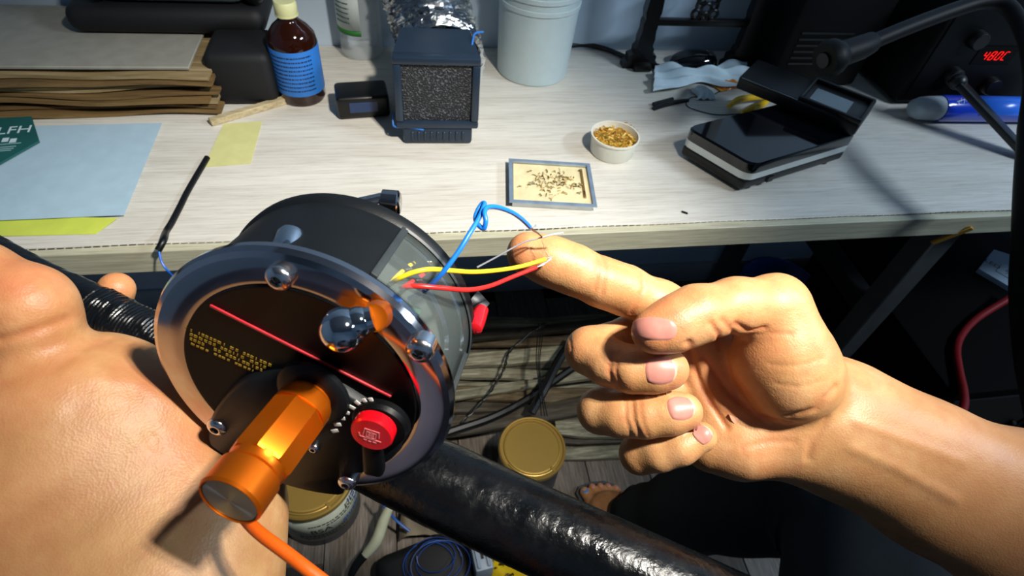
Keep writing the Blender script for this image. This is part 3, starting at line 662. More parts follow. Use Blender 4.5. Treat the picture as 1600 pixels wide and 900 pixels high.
NTH = ('nearest the wall', 'second from the wall', 'third from the wall', 'fourth from the wall', 'fifth from the wall', 'sixth from the wall', 'seventh from the wall', 'eighth from the wall', 'ninth from the wall')
for i, (y, z, x, a, lay, nj) in enumerate(layers):
    k = i % 4; m = SL[rf.randrange(4)] if i % 3 else SL[1]
    if (k, m.name) not in pm:
        o = obj('wooden_slat', protos[k], m); pm[(k, m.name)] = o.data
    else: o = bpy.data.objects.new('wooden_slat', pm[(k, m.name)]); COL.objects.link(o)
    short = y < .645
    if short: x = .60
    o.location = (x, y, z); o.rotation_euler = (rf.uniform(-.06, .06), 0, a); o.scale = (.58 if short else rf.uniform(.75, .95), .88, 1)
    tag(o, 'wooden slat %s in the %s layer under the desk' % (NTH[nj], lay), 'slat', 'wooden slats heaped under the desk')

def floor_tube(name, pts, r, m, lab, cat, sub=8):
    mb = MB(); v_ = [FL(*p) for p in pts]; mb.tube(v_, r, 8, sub); return tag(obj(name, mb, m, origin=v_[len(v_) // 2]), lab, cat)
BCAB = mat('black_cable', '#0c0d0e', .4, var=.1)
floor_tube('thick_cable', [(960, 535, .12), (900, 572, .10), (830, 620, .09), (770, 652, .09), (700, 676, .09), (640, 700, .08)], .010, BCAB, 'thick black cable crossing the wooden slats to the lower left', 'cable')
floor_tube('black_stick', [(905, 520, .165), (875, 560, .155), (852, 605, .145), (830, 645, .125)], .011, BCAB, 'short thick black hose end above the upright gold-lidded can', 'hose')
mb = MB()
for s in (0, PI):
    pts_ = [FL(*p) for p in ((852, 505, .14), (800, 545, .12), (786, 580, .11), (760, 620, .10), (722, 660, .09))]; PP, _ = spline(pts_, [1] * 5, 14)
    mb.tube([p + Vector((math.cos(i * .8 + s) * .0022, math.sin(i * .8 + s) * .0022, 0)) for i, p in enumerate(PP)], .0018, 6)
tag(obj('twisted_wire', mb, BCAB, origin=FL(786, 580, .11)), 'thin twisted black wire hanging over the wooden slats', 'wire')
mb = MB()
for s, (dx) in enumerate((0, 9, 5)):
    mb.tube([FL(842 + dx, 505, .19), FL(838 + dx * .6, 560, .185), FL(842 + dx * .4, 600, .18), FL(846 + dx, 650, .175)], .0013, 6, 8)
mb.tube([FL(833, 592, .182), FL(850, 590, .182)], .002, 6)
tag(obj('wire_bundle', mb, BCAB, origin=FL(842, 600, .12)), 'bundle of three thin black wires above the upright gold-lidded can', 'wire')

# two cans with gold lids
GOLDL = mat('gold_lid', '#a98a45', .38, .55, var=.05, nscale=10)
def can(loc, r, h, lab, tilt=(0, 0, 0)):
    t = thing('can', lab, 'can', loc); t.rotation_euler = tilt
    mb = MB(); mb.lathe([(.0001, .0), (r * .93, 0), (r * .95, .004), (r * .95, h - .012), (r * .98, h - .010)], 56); obj('body', mb, CANB, t)
    mb = MB(); mb.lathe([(r, h - .014), (r * 1.005, h - .012), (r * 1.0, h - .003), (r * .965, h), (r * .93, h - .0005), (r * .915, h - .004), (r * .86, h - .004), (r * .84, h - .001), (r * .80, h - .0005), (r * .795, h - .002), (.0001, h - .002)], 72); ld_ = obj('lid', mb, GOLDL, t, sharp=20)
    mb = MB(); a0, a1 = math.radians(-150), math.radians(-58)
    mb.tube([(r * .885 * math.cos(a), r * .885 * math.sin(a), h - .0015) for a in np.linspace(a0, a1, 26)], .0022, 8); mb.box(r * .885 * math.cos(a1), r * .885 * math.sin(a1), h - .001, .012, .006, .005, .001, 1, M=rotM('Z', a1)); obj('tear_ring', mb, GOLDL, ld_)
    return t
CANB = mat('dark_blue_can', '#2a3340', .4, .3, var=.15, nscale=30)
c1 = FL(832, 698, .165); can((c1.x, c1.y, 0), .0725, .165, 'gold-lidded can standing among the wooden slats')
c2 = FL(482, 742, .165); t = can((c2.x, c2.y, 0), .088, .165, 'gold-lidded can with a printed paper label beside the reel')
r = .088; mb = MB(); mb.lathe([(r * .956, .030), (r * .956, .140)], 40, a0=math.radians(-135), a1=math.radians(20)); lb = obj('label', mb, mat('aged_label', '#a3a796', .6, var=.15, nscale=25), t); lb.modifiers.new('s', 'SOLIDIFY').thickness = .0005
PB = mat('black_print', '#14130f', .6, var=0); PBL = mat('blue_print', '#2a4a8c', .5, var=.1)
ring_print(lb, 'lettering', r * .962, [(.108, -.6, .5, .004), (.098, -.2, .7, .004), (.060, -.9, .3, .003), (.052, -.9, .1, .002), (.045, -.8, .3, .002)], PB, math.radians(-58), seed=4)
ring_print(lb, 'blue_mark', r * .963, [(.128, .45, 1.1, .012), (.112, .55, 1.1, .010), (.09, .7, 1.15, .010), (.07, .2, .8, .010)], PBL, math.radians(-58), seed=8)
def wrap_text(body, size, rr, z, ac, m, parent):
    tm = textmesh(body, size, .0002); out = MB(); vs = []
    for x, y, zz in tm.v: a = ac + x / rr; vs.append(((rr + zz) * math.cos(a), (rr + zz) * math.sin(a), z + y))
    out.v = vs; out.f = tm.f; out.m = tm.m; return obj('lettering', out, m, parent)
wrap_text('BSA', .026, r * .962, .080, math.radians(-78), PB, lb); wrap_text('Eh', .022, r * .962, .118, math.radians(-32), PB, lb)
mb = MB(); mb.lathe([(r * .957, .141), (r * .957, .150)], 48); o = obj('dark_band', mb, mat('black_band', '#0c1216', .3), t); o.modifiers.new('s', 'SOLIDIFY').thickness = .0006

# black pouch with coiled blue wire, pale stick, clip, packet
bp = FL(652, 862, .0); mb = MB(); mb.box(0, 0, .035, .185, .12, .068, .026, 4); xf(mb, Matrix.Translation((-.018, .352, 0)) @ rotM('Z', .25)); tag(obj('tool_pouch', mb, mat('pouch_black', '#040508', .6, bump=.3, bscale=200), origin=(.0, .36, 0)), 'black tool pouch on the floor under the rod', 'pouch')
mb = MB()
for k, (cx, cy, r) in enumerate(((.0, .365, .055), (.012, .36, .046), (-.01, .358, .05), (.006, .37, .038), (.014, .352, .058))):
    mb.tube([(cx + r * math.cos(a + k), cy + r * .8 * math.sin(a + k), .072 + .003 * k + .004 * math.sin(2 * a + k)) for a in np.linspace(0, 5.9, 34)], .0010, 6)
tag(obj('wire_coil', mb, mat('dark_blue_wire', '#1b3a78', .35, var=.1), origin=(.0, .36, .07)), 'loose coil of dark blue wire on the black tool pouch', 'wire')
t = thing('stick_tool', 'pale plastic stick tool leaning beside the labelled can', 'tool', FL(590, 815, .06)); o3 = Vector(t.location)
def Lf(px, py, h): return FL(px, py, h) - o3
mb = MB(); mb.tube([Lf(610, 790, .12), Lf(600, 812, .10), Lf(588, 845, .075), Lf(570, 868, .06)], [.008, .011, .012, .009], 10, 4); obj('shaft', mb, mat('pale_plastic', '#a3a58c', .45, var=.08), t)
mb = MB(); mb.tube([Lf(572, 864, .06), Lf(556, 884, .045), Lf(548, 900, .035)], [.010, .009, .007], 10, 4); obj('tip', mb, BCAB, t)
mb = MB(); mb.tube([Lf(610, 792, .12), Lf(618, 770, .13), Lf(625, 740, .14)], [.006, .004, .004], 8, 4); obj('lead', mb, mat('lead_blue', '#1f55a0', .4, var=.05), t)
floor_tube('blue_lead', [(590, 770, .14), (600, 790, .12), (618, 812, .09), (640, 830, .075)], .003, mat('lead_blue2', '#244c8c', .4, var=.1), 'blue lead dropping toward the black tool pouch', 'wire')
floor_tube('grey_lead', [(735, 798, .10), (722, 828, .08), (706, 850, .06), (700, 905, .05)], .003, mat('lead_grey', '#4c5a66', .4, var=.1), 'grey lead crossing the crumpled brown cloth', 'wire')
cl = FL(684, 806, .0)
def cloth(u, v_): return (cl.x + (u - .5) * .17 + .02 * v_, cl.y + (v_ - .4) * .13, .020 + .022 * abs(math.sin(u * 8 + v_ * 2)) + .012 * math.sin(v_ * 7 + u * 5) + .006 * math.sin(u * 21))
mb = MB(); mb.grid(cloth, 40, 24, .0015); tag(obj('brown_cloth', mb, mat('brown_cloth', '#6d6250', .85, var=.15, nscale=30), origin=(cl.x, cl.y, 0)), 'crumpled grey-brown cloth on the floor behind the black pouch', 'cloth')
t = thing('plastic_bracket', 'light blue-grey plastic bracket between the pouch and the yellow packet', 'bracket', FL(748, 884, 0), .12)
BRK = mat('blue_grey_plastic', '#7f8d9b', .45, var=.06)
mb = MB(); mb.box(0, 0, .05, .036, .075, .10, .003, 2); obj('block', mb, BRK, t)
for s in (-1, 1): mb = MB(); mb.box(s * .010, .0, .1015, .006, .066, .006, .001, 1); obj('ridge', mb, BRK, t)
mb = MB(); mb.box(0, .006, .1012, .005, .045, .003); obj('slot', mb, BCAB, t)
t = thing('yellow_packet', 'yellow printed packet on the floor below the rod', 'packet', FL(806, 898, 0), .2)
q = NT('yellow_print'); v = q.coord(); n_ = q.noise(70, 3, v); q.l(q.ramp(n_, [(.44, '#e0c21c'), (.56, '#d8b410'), (.60, '#2e2a08')]), q.b.inputs['Base Color']); q.b.inputs['Roughness'].default_value = .35
mb = MB(); mb.grid(lambda u, v_: ((u - .5) * .11, (v_ - .5) * .10, .018 + .022 * (1 - (2 * u - 1) ** 4) * (1 - (2 * v_ - 1) ** 4) + .003 * math.sin(u * 13 + v_ * 9)), 24, 20, .03); obj('bag', mb, q.m, t)
mb = MB(); mb.box(.058, 0, .030, .008, .095, .018, .002, 1); obj('seal', mb, mat('foil_seal', '#a9adb0', .25, .8), t)

# right end: black crate, carton, red hose, blue basin
t = thing('black_cabinet', 'low black cabinet standing under the right end of the desk', 'cabinet', (1.265, .655, 0))
mb = MB(); mb.box(0, 0, .21, .54, .44, .42, .008, 2); obj('body', mb, mat('matt_black', '#020202', .8, var=.1, spec=.1), t)
for s in (-1, 1): mb = MB(); mb.box(s * .133, -.222, .21, .25, .006, .38, .003, 1); dr = obj('door', mb, mat('door_black', '#060607', .55, var=.1), t); m2 = MB(); m2.box(s * .03, -.230, .25, .010, .010, .08, .002, 1); obj('handle', m2, METAL, dr)
cpx = [(1524, 425), (1575, 455), (1600, 412), (1548, 395)]
c4 = [Vector(AT(px, py, .4215)) for px, py in cpx]; cc = sum(c4, Vector()) / 4
CART = thing('carton', 'white printed carton lying on the black cabinet', 'carton', (cc.x, cc.y, .421))
mb = MB(); mb.prism([((p - cc).x, (p - cc).y) for p in c4], 0, .012); obj('box', mb, mat('white_card', '#9fb2c6', .7, var=.04), CART)
ex = (c4[1] - c4[0]).normalized(); ez = math.atan2(ex.y, ex.x)
tm = textmesh('LED', .020, .0001); p = Vector(AT(1551, 412, .434)) - Vector(CART.location); xf(tm, Matrix.Translation((p.x, p.y, .0122)) @ rotM('Z', ez)); obj('lettering', tm, PB, CART)
mb = MB(); p = Vector(AT(1573, 425, .434)) - Vector(CART.location); e2 = Vector((-ex.y, ex.x, 0))
for a, b in (((-1, -1), (-1, 1)), ((-1, -1), (1, -1)), ((0, -.5), (.3, .3)), ((.3, .3), (-.2, .2)), ((-.2, .2), (.1, .9))):
    A = p + ex * a[0] * .018 + e2 * a[1] * .018; B = p + ex * b[0] * .018 + e2 * b[1] * .018; A.z = B.z = .0124; mb.tube([A, B], .0006, 5)
obj('symbol', mb, PB, CART)
mb = MB(); mb.tube([Vector(AT(1592, 455, .46)), Vector(AT(1574, 468, .45)), Vector(AT(1530, 495, .435)), Vector(AT(1505, 520, .432)), Vector(AT(1495, 545, .432)), Vector(AT(1499, 580, .432)), Vector(AT(1506, 612, .432)), Vector(AT(1506, 635, .432)), Vector(AT(1496, 660, .432))], .0075, 12, 10)
tag(obj('red_hose', mb, mat('dark_red_rubber', '#7a0f14', .4, var=.1), origin=AT(1499, 580, .43)), 'dark red hose snaking over the black cabinet', 'hose')
b0 = FL(1218, 492, .0); t = thing('basin', 'blue plastic basin on the floor near the wall', 'basin', (1.072, 1.006, 0))
mb = MB(); mb.lathe([(.0001, .003), (.085, .0), (.090, .004), (.112, .085), (.120, .087), (.121, .092), (.113, .093), (.108, .088), (.086, .008), (.0001, .007)], 56); obj('bowl', mb, mat('blue_basin', '#174a94', .35, var=.05), t)
bx0 = FL(1322, 520, .0)
for k in range(4):
    mb = MB(); mb.box(0, 0, 0, .11, .05, .010, .001, 1); o = obj('board_offcut', mb, SL[k]); o.location = (bx0.x - .005 * k, bx0.y + .05, .005 + .0105 * k); o.rotation_euler = (0, 0, .15 * (k % 2)); tag(o, 'short wooden offcut %s the stack behind the right desk leg' % ('lowest in', 'second from the bottom of', 'second from the top of', 'topmost in')[k], 'board', 'offcuts stacked behind the desk leg')
mb = MB(); mb.box(0, 0, .06, .20, .10, .12, .004, 2); o = obj('black_box', mb, mat('black_card', '#0a0b0d', .7)); o.location = (1.32, WALL_Y - .075, 0); tag(o, 'small black box on the floor behind the wooden offcuts', 'box')
mb = MB(); mb.box(0, 0, 0, .012, .004, .06, .001, 1); o = obj('yellow_strap', mb, mat('strap_yellow', '#b98a28', .6)); o.location = Vector(P(1487, 368, .965)); o.rotation_euler = (.3, .5, 0); tag(o, 'yellow-brown strap end hanging under the right of the desk', 'strap')

# ------------------------------------------------------------------ hands: one smooth surface grown around bones
def rcone(p, a, b, ra, rb):
    ba = b - a; L2 = ba @ ba
    t = np.clip(((p - a) @ ba) / L2, 0, 1)
    q = p - a - t[:, None] * ba
    return np.sqrt((q * q).sum(1)) - (ra + (rb - ra) * t)
def smin(a, b, k):
    h = np.maximum(k - np.abs(a - b), 0) / k
    return np.minimum(a, b) - h * h * k * .25
def fast_sdf(groups):
    """groups: list of (k_outer, [(a,b,ra,rb,k), ...]); a group is blended inside with k, groups join with k_outer"""
    def f(p):
        tot = None
        for ko, prims in groups:
            g = None
            for a, b, ra, rb, k in prims:
                d = rcone(p, a, b, ra, rb)
                g = d if g is None else smin(g, d, k)
            tot = g if tot is None else smin(tot, g, ko)
        return tot
    return f
def surface(f, lo, hi, h):
    lo = np.array(lo); n = np.ceil((np.array(hi) - lo) / h).astype(int) + 1
    B = 8; nb = (n + B - 1) // B; n = nb * B
    ci = np.stack(np.meshgrid(*[np.arange(k) for k in nb], indexing='ij'), -1).reshape(-1, 3)
    cc = lo + (ci * B + (B - 1) / 2) * h
    act = ci[np.abs(f(cc)) < h * B * .87 + .004]
    vol = np.full(n, 1.0, np.float32)
    # inside blocks
    ins = ci[f(cc) < 0]
    V = vol.reshape(nb[0], B, nb[1], B, nb[2], B)
    V[ins[:, 0], :, ins[:, 1], :, ins[:, 2], :] = -1.0
    off = np.stack(np.meshgrid(*[np.arange(B)] * 3, indexing='ij'), -1).reshape(-1, 3)
    for s in range(0, len(act), 400):
        blk = act[s:s + 400]
        idx = (blk[:, None, :] * B + off[None]).reshape(-1, 3)
        d = f(lo + idx * h)
        vol[idx[:, 0], idx[:, 1], idx[:, 2]] = d
    # naive surface nets
    sg = vol < 0
    c = [sg[:-1, :-1, :-1], sg[1:, :-1, :-1], sg[:-1, 1:, :-1], sg[1:, 1:, :-1], sg[:-1, :-1, 1:], sg[1:, :-1, 1:], sg[:-1, 1:, 1:], sg[1:, 1:, 1:]]
    allin = c[0].copy(); anyin = c[0].copy()
    for q in c[1:]: allin &= q; anyin |= q
    cell = np.argwhere(anyin & ~allin)
    vid = np.full(np.array(vol.shape) - 1, -1, np.int32); vid[cell[:, 0], cell[:, 1], cell[:, 2]] = np.arange(len(cell))
    corner = np.array([[0, 0, 0], [1, 0, 0], [0, 1, 0], [1, 1, 0], [0, 0, 1], [1, 0, 1], [0, 1, 1], [1, 1, 1]])
    val = np.stack([vol[cell[:, 0] + o[0], cell[:, 1] + o[1], cell[:, 2] + o[2]] for o in corner], 1)
    acc = np.zeros((len(cell), 3)); cnt = np.zeros(len(cell))
    for i, j in ((0, 1), (2, 3), (4, 5), (6, 7), (0, 2), (1, 3), (4, 6), (5, 7), (0, 4), (1, 5), (2, 6), (3, 7)):
        a, b = val[:, i], val[:, j]; m = (a < 0) != (b < 0)
        t = np.where(m, a / np.where(m, a - b, 1), 0)
        acc += np.where(m[:, None], corner[i] + t[:, None] * (corner[j] - corner[i]), 0); cnt += m
    verts = lo + (cell + acc / cnt[:, None]) * h
    faces = []
    for ax in range(3):
        o1, o2 = [(1, 2), (2, 0), (0, 1)][ax]
        s0 = [slice(None)] * 3; s1 = [slice(None)] * 3; s0[ax] = slice(0, -1); s1[ax] = slice(1, None)
        ch = sg[tuple(s0)] != sg[tuple(s1)]
        e = np.argwhere(ch); ok = (e[:, o1] > 0) & (e[:, o2] > 0) & (e[:, o1] < vid.shape[o1]) & (e[:, o2] < vid.shape[o2]) & (e[:, ax] < vid.shape[ax]); e = e[ok]
        d1 = np.zeros(3, int); d1[o1] = 1; d2 = np.zeros(3, int); d2[o2] = 1
        g = lambda q: vid[q[:, 0], q[:, 1], q[:, 2]]
        quad = np.stack([g(e - d1 - d2), g(e - d2), g(e), g(e - d1)], 1)
        flip = ~sg[e[:, 0], e[:, 1], e[:, 2]]
        quad[flip] = quad[flip][:, ::-1]
        faces.append(quad)
    faces = np.concatenate(faces); faces = faces[(faces >= 0).all(1)]
    for _ in range(2):             # two Newton steps onto the true surface
        d = f(verts); e = 3e-4
        gr = np.stack([f(verts + np.eye(3)[k] * e) - d for k in range(3)], 1) / e
        gl = np.linalg.norm(gr, axis=1, keepdims=True); gr = gr / np.maximum(gl, 1e-6)
        verts = verts - gr * np.clip(d, -h, h)[:, None]
    return verts, faces, gr
def polydist(p, line):
    best = np.full(len(p), 9.)
    for a, b in zip(line[:-1], line[1:]):
        a = np.array(a); b = np.array(b); ba = b - a
        t = np.clip(((p - a) @ ba) / max(ba @ ba, 1e-12), 0, 1); q = p - a - t[:, None] * ba
        best = np.minimum(best, np.sqrt((q * q).sum(1)))
    return best
def onto(f, p, toward=None):      # slide a point along the sight line onto the surface
    p = np.array(p, float); r = CAM - p; L = np.linalg.norm(r); r /= L
    ts = np.linspace(L - .05, -.06, 400)
    q = p + ts[:, None] * r; d = f(q); i = np.argmax(d < 0)
    return q[i] if (d < 0).any() else p
def skin_material():
    q = NT('skin'); b = q.b
    v = q.coord()
    base = q.ramp(q.noise(55, 5, v), [(.3, '#b07f4e'), (.52, '#bf8f5d'), (.72, '#cb9f70')])
    blot = q.ramp(q.noise(140, 3, v), [(.4, (0, 0, 0)), (.75, (.5, .5, .5))])
    base = q.mix(blot, base, '#b5734f')
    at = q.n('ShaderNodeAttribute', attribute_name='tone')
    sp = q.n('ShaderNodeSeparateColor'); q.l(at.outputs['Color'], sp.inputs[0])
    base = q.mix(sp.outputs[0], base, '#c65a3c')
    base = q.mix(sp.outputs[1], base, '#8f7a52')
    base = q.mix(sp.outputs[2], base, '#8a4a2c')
    q.l(base, b.inputs['Base Color'])
    b.inputs['Roughness'].default_value = .46; b.inputs['Specular IOR Level'].default_value = .42
    b.inputs['Subsurface Weight'].default_value = .12; b.inputs['Subsurface Scale'].default_value = .003
    b.inputs['Subsurface Radius'].default_value = (1, .35, .2)
    vo = q.n('ShaderNodeTexVoronoi'); vo.inputs['Scale'].default_value = 1100; q.l(q.coord(scale=(1, 1, 1)), vo.inputs['Vector'])
    n2 = q.noise(320, 5, v)
    ad = q.n('ShaderNodeMath', operation='MULTIPLY_ADD'); q.l(vo.outputs['Distance'], ad.inputs[0]); ad.inputs[1].default_value = .5; q.l(n2, ad.inputs[2])
    q.bump(ad.outputs[0], .28, .0006)
    return q.m
SKIN = skin_material()
NAIL = mat('nail', '#bd7e71', .36, var=.06, nscale=300, spec=.4)
NAILTIP = mat('nail_tip', '#cfa88f', .38, var=.03)

def mk(*ps):
    """bones: each (px, py, depth, radius mm); returns chain of cones"""
    return [(P(a[0], a[1], a[2]), P(b[0], b[1], b[2]), a[3] / 1000, b[3] / 1000) for a, b in zip(ps[:-1], ps[1:])]
def grp(ko, *chains):
    out = []
    for k, ch in chains: out += [(a, b, ra, rb, k) for a, b, ra, rb in ch]
    return (ko, out)

# ---- right hand: pointing index finger, thumb over the folded middle finger
palm = grp(.001,
    (.016, mk((1050, 512, .306, 12.5), (1265, 612, .310, 15))),
    (.016, mk((1062, 555, .315, 13), (1275, 635, .312, 15))),
    (.016, mk((1085, 610, .316, 13), (1275, 660, .312, 15))),
    (.016, mk((1108, 668, .314, 13.5), (1262, 688, .308, 16))),
    (.010, mk((1110, 694, .306, 14.5), (1160, 697, .302, 15.5), (1225, 690, .301, 17.2))),
    (.014, mk((1130, 630, .308, 13), (1210, 650, .306, 14))),
    # wrist and forearm, two bones side by side
    (.03, mk((1268, 640, .308, 19), (1330, 652, .308, 18.5), (1450, 705, .305, 20), (1620, 772, .300, 25), (1980, 925, .31, 33), (2120, 985, .33, 34))),
    (.03, mk((1268, 672, .311, 16.0), (1330, 700, .312, 19), (1450, 775, .312, 22), (1620, 872, .306, 28), (1980, 1050, .32, 34), (2120, 1080, .335, 34))))
thenar = grp(.005,
    (.012, mk((1268, 600, .298, 17), (1240, 580, .287, 19.5), (1222, 535, .283, 17.5), (1212, 478, .281, 14.2))),
    (.014, mk((1228, 590, .286, 18.5), (1196, 566, .286, 14.5))),
    (.008, mk((1212, 478, .281, 14.2), (1150, 477, .273, 11.8), (1088, 491, .266, 12.2), (1050, 508, .263, 11.0), (1020, 519, .261, 9.6))))
index = grp(.006, (.006, mk((1072, 498, .303, 13), (1030, 478, .297, 12.4), (975, 453, .292, 11.8), (940, 441, .289, 11.5), (895, 421, .287, 11.6), (860, 408, .286, 11.4), (825, 396, .285, 10.6))))
middle = grp(.002, (.004, mk((1062, 545, .314, 12), (985, 528, .306, 11.2), (921, 548, .292, 11.6), (950, 566, .284, 11.1), (988, 577, .277, 10.9), (1020, 578, .275, 10.6), (1044, 577, .274, 9.7))))
ring = grp(.0015, (.004, mk((1085, 605, .315, 11.5), (1000, 610, .308, 10.8), (938, 642, .294, 11.0), (970, 648, .286, 10.6), (1008, 650, .281, 10.2), (1045, 646, .279, 9.9), (1068, 643, .279, 9.1))))
pinky = grp(.0015, (.004, mk((1105, 668, .315, 10.5), (1040, 690, .308, 10), (1000, 709, .297, 9.8), (1030, 706, .289, 9.2), (1062, 698, .285, 8.6), (1096, 683, .284, 7.4))))
fR = fast_sdf([palm, thenar, index, middle, ring, pinky])
vR, qR, nR = surface(fR, np.min([P(760, 320, .32), P(2250, 1200, .37), P(1250, 400, .24), P(2100, 1200, .3), P(1000, 800, .33)], 0) - .03,
                     np.max([P(760, 320, .32), P(2250, 1200, .37), P(1250, 400, .24), P(2250, 800, .3), P(1000, 800, .33)], 0) + .03, .0011)

# ---- left hand: palm up around the rod, seen from its heel
Lpalm = grp(.001,
    (.02, mk((100, 640, .245, 27), (250, 688, .262, 21), (352, 786, .266, 21.5))),
    (.014, mk((140, 620, .252, 21.5), (232, 646, .256, 18.5))),
    (.02, mk((185, 602, .260, 19), (258, 652, .268, 16))),
    (.02, mk((30, 660, .245, 26), (60, 800, .238, 30), (20, 1000, .22, 30))),
    (.03, mk((150, 720, .250, 27), (252, 830, .262, 37), (242, 960, .245, 40), (150, 1400, .2, 38))),
    (.02, mk((330, 800, .260, 21.5), (300, 900, .250, 28))))
Lthumb = grp(.006, (.008, mk((70, 610, .247, 20), (55, 520, .240, 15.5), (44, 478, .237, 15.6), (-40, 436, .236, 14.5), (-120, 400, .242, 12.4), (-185, 352, .255, 10))))
Lindex = grp(.004, (.006, mk((130, 610, .262, 13), (150, 560, .305, 11.5), (168, 500, .342, 10.5), (182, 452, .328, 9.6))))
Lmid = grp(.004, (.006, mk((200, 650, .268, 13), (255, 600, .318, 11.5), (285, 545, .350, 10.5), (300, 500, .338, 9.5))))
Lring = grp(.004, (.006, mk((260, 690, .268, 12.5), (330, 665, .318, 11), (370, 610, .350, 10), (385, 565, .342, 9))))
Lpin = grp(.004, (.006, mk((340, 760, .262, 12), (400, 735, .312, 10), (440, 690, .342, 9), (450, 650, .340, 8))))
fL = fast_sdf([Lpalm, Lthumb, Lindex, Lmid, Lring, Lpin])
_c = [P(-290, 260, .29), P(460, 520, .37), P(200, 1600, .18), P(-60, 1500, .25), P(470, 900, .36), P(500, 600, .2)]
vL, qL, nL = surface(fL, np.min(_c, 0) - .035, np.max(_c, 0) + .035, .0014)

def crease(v, n, f, lines, tone):
    for pts, depth, wd, red in lines:
        line = [onto(f, P(*q)) for q in pts]
        # fill in between so the line keeps to the surface
        full = []
        for a, b in zip(line[:-1], line[1:]):
            for t in np.linspace(0, 1, 4, endpoint=False): full.append(onto(f, a * (1 - t) + b * t))
        full.append(line[-1])
        lo_ = np.min(full, 0) - wd * 4; hi_ = np.max(full, 0) + wd * 4
        m = np.where(((v > lo_) & (v < hi_)).all(1))[0]
        d = polydist(v[m], full)
        g = np.exp(-(d / wd) ** 2)
        v[m] -= n[m] * (depth * g)[:, None]
        tone[m, 0] = np.maximum(tone[m, 0], red * np.exp(-(d / (wd * 1.8)) ** 2))
def patch(v, tone, ch, spots, f):
    for px, py, d, r, a in spots:
        c = onto(f, P(px, py, d)); g = np.exp(-(np.linalg.norm(v - c, axis=1) / r) ** 2)
        tone[:, ch] = np.maximum(tone[:, ch], a * g)
tR = np.zeros((len(vR), 3))
crease(vR, nR, fR, [
    ([(925, 383, .28), (935, 410, .28), (930, 452, .28)], .0005, .0011, .30),
    ([(936, 390, .28), (946, 420, .28), (940, 458, .28)], .0004, .0010, .2),
    ([(1000, 425, .28), (1006, 450, .28), (985, 490, .28)], .0006, .0012, .35),
    ([(1110, 505, .26), (1122, 522, .26), (1124, 545, .26)], .0009, .0012, .35),
    ([(1128, 500, .26), (1145, 518, .26), (1140, 535, .26)], .0007, .0012, .3),
    ([(1148, 505, .27), (1170, 517, .27), (1195, 512, .27)], .0009, .0013, .4),
    ([(1160, 524, .27), (1200, 520, .27), (1235, 522, .27)], .0004, .0011, .2),
    ([(957, 555, .27), (952, 580, .27), (962, 605, .27)], .0009, .0014, .3),
    ([(966, 552, .27), (962, 580, .27), (972, 606, .27)], .0006, .0011, .25),
    ([(890, 525, .28), (893, 545, .28), (890, 565, .28)], .0004, .0010, .2),
    ([(988, 628, .27), (990, 655, .27), (1000, 680, .27)], .0008, .0012, .25),
    ([(978, 628, .27), (978, 655, .27), (986, 680, .27)], .0005, .0010, .2),
    ([(1000, 628, .27), (1003, 655, .27), (1012, 680, .27)], .0004, .0010, .2),
    ([(1075, 535, .29), (1090, 590, .29), (1110, 630, .29), (1135, 668, .29)], .0014, .0018, .35),
    ([(1100, 560, .29), (1140, 615, .29), (1185, 650, .29), (1235, 660, .29)], .0010, .0018, .4),
    ([(1160, 700, .29), (1200, 690, .29), (1240, 690, .29)], .0004, .0016, .2),
    ([(1232, 650, .29), (1275, 640, .29), (1305, 605, .29)], .0012, .0020, .15),
    ([(1262, 715, .29), (1268, 690, .29), (1290, 655, .29)], .0008, .0020, .1),
    ([(1215, 600, .27), (1250, 605, .27), (1285, 595, .27)], .0003, .0012, .0),
    ([(1205, 570, .27), (1245, 572, .27), (1285, 560, .27)], .0003, .0012, .0),
    ([(1330, 700, .29), (1400, 730, .29), (1490, 780, .29)], -.0007, .0030, .0),
    ([(1340, 660, .29), (1420, 690, .29), (1500, 720, .29)], -.0006, .0030, .0),
    ], tR)
patch(vR, tR, 0, [(808, 395, .28, .010, .35), (1060, 600, .27, .008, .25), (1012, 545, .26, .012, .3), (1035, 500, .29, .014, .35), (1140, 600, .29, .016, .3),
                  (1085, 665, .27, .007, .2), (1180, 540, .27, .012, .2), (1200, 715, .29, .02, .15), (905, 540, .28, .01, .15)], fR)
patch(vR, tR, 1, [(1310, 690, .30, .022, .30), (1390, 720, .30, .03, .3), (1340, 620, .3, .02, .22), (1430, 740, .3, .045, .35), (1560, 790, .3, .06, .5), (1750, 880, .3, .10, .5)], fR)  # olive tan of the forearm, deepened to paint in its shade
patch(vR, tR, 2, [(1400, 700, .30, .04, .18), (1540, 760, .29, .06, .42), (1680, 830, .29, .08, .45), (1900, 950, .3, .12, .45)], fR)  # browner up the arm: tan plus forearm shade put into the skin colour
tL = np.zeros((len(vL), 3))
crease(vL, nL, fL, [
    ([(0, 532, .23), (50, 518, .23), (105, 500, .23)], .0012, .0022, .3),
    ([(90, 575, .23), (130, 545, .23), (170, 530, .23)], .0006, .0022, .15),
    ([(150, 590, .23), (220, 600, .23), (285, 640, .23)], -.0007, .0040, .0),
    ([(120, 640, .23), (190, 640, .23), (240, 690, .23)], .0004, .0030, .1),
    ([(205, 610, .23), (230, 650, .23), (240, 700, .23)], .0003, .0025, .05),
    ([(0, 455, .22), (30, 445, .22), (60, 425, .22)], .0003, .0016, .1),
    ([(0, 470, .22), (40, 455, .22), (80, 432, .22)], .0003, .0016, .1),
    ], tL)
patch(vL, tL, 0, [(250, 600, .23, .02, .3), (20, 430, .23, .02, .4), (290, 700, .23, .016, .3), (40, 760, .22, .03, .2), (182, 440, .31, .012, .3), (30, 620, .23, .03, .2)], fL)
patch(vL, tL, 1, [(90, 720, .22, .03, .3), (210, 660, .23, .015, .35), (160, 820, .21, .03, .25), (370, 850, .23, .02, .3)], fL)

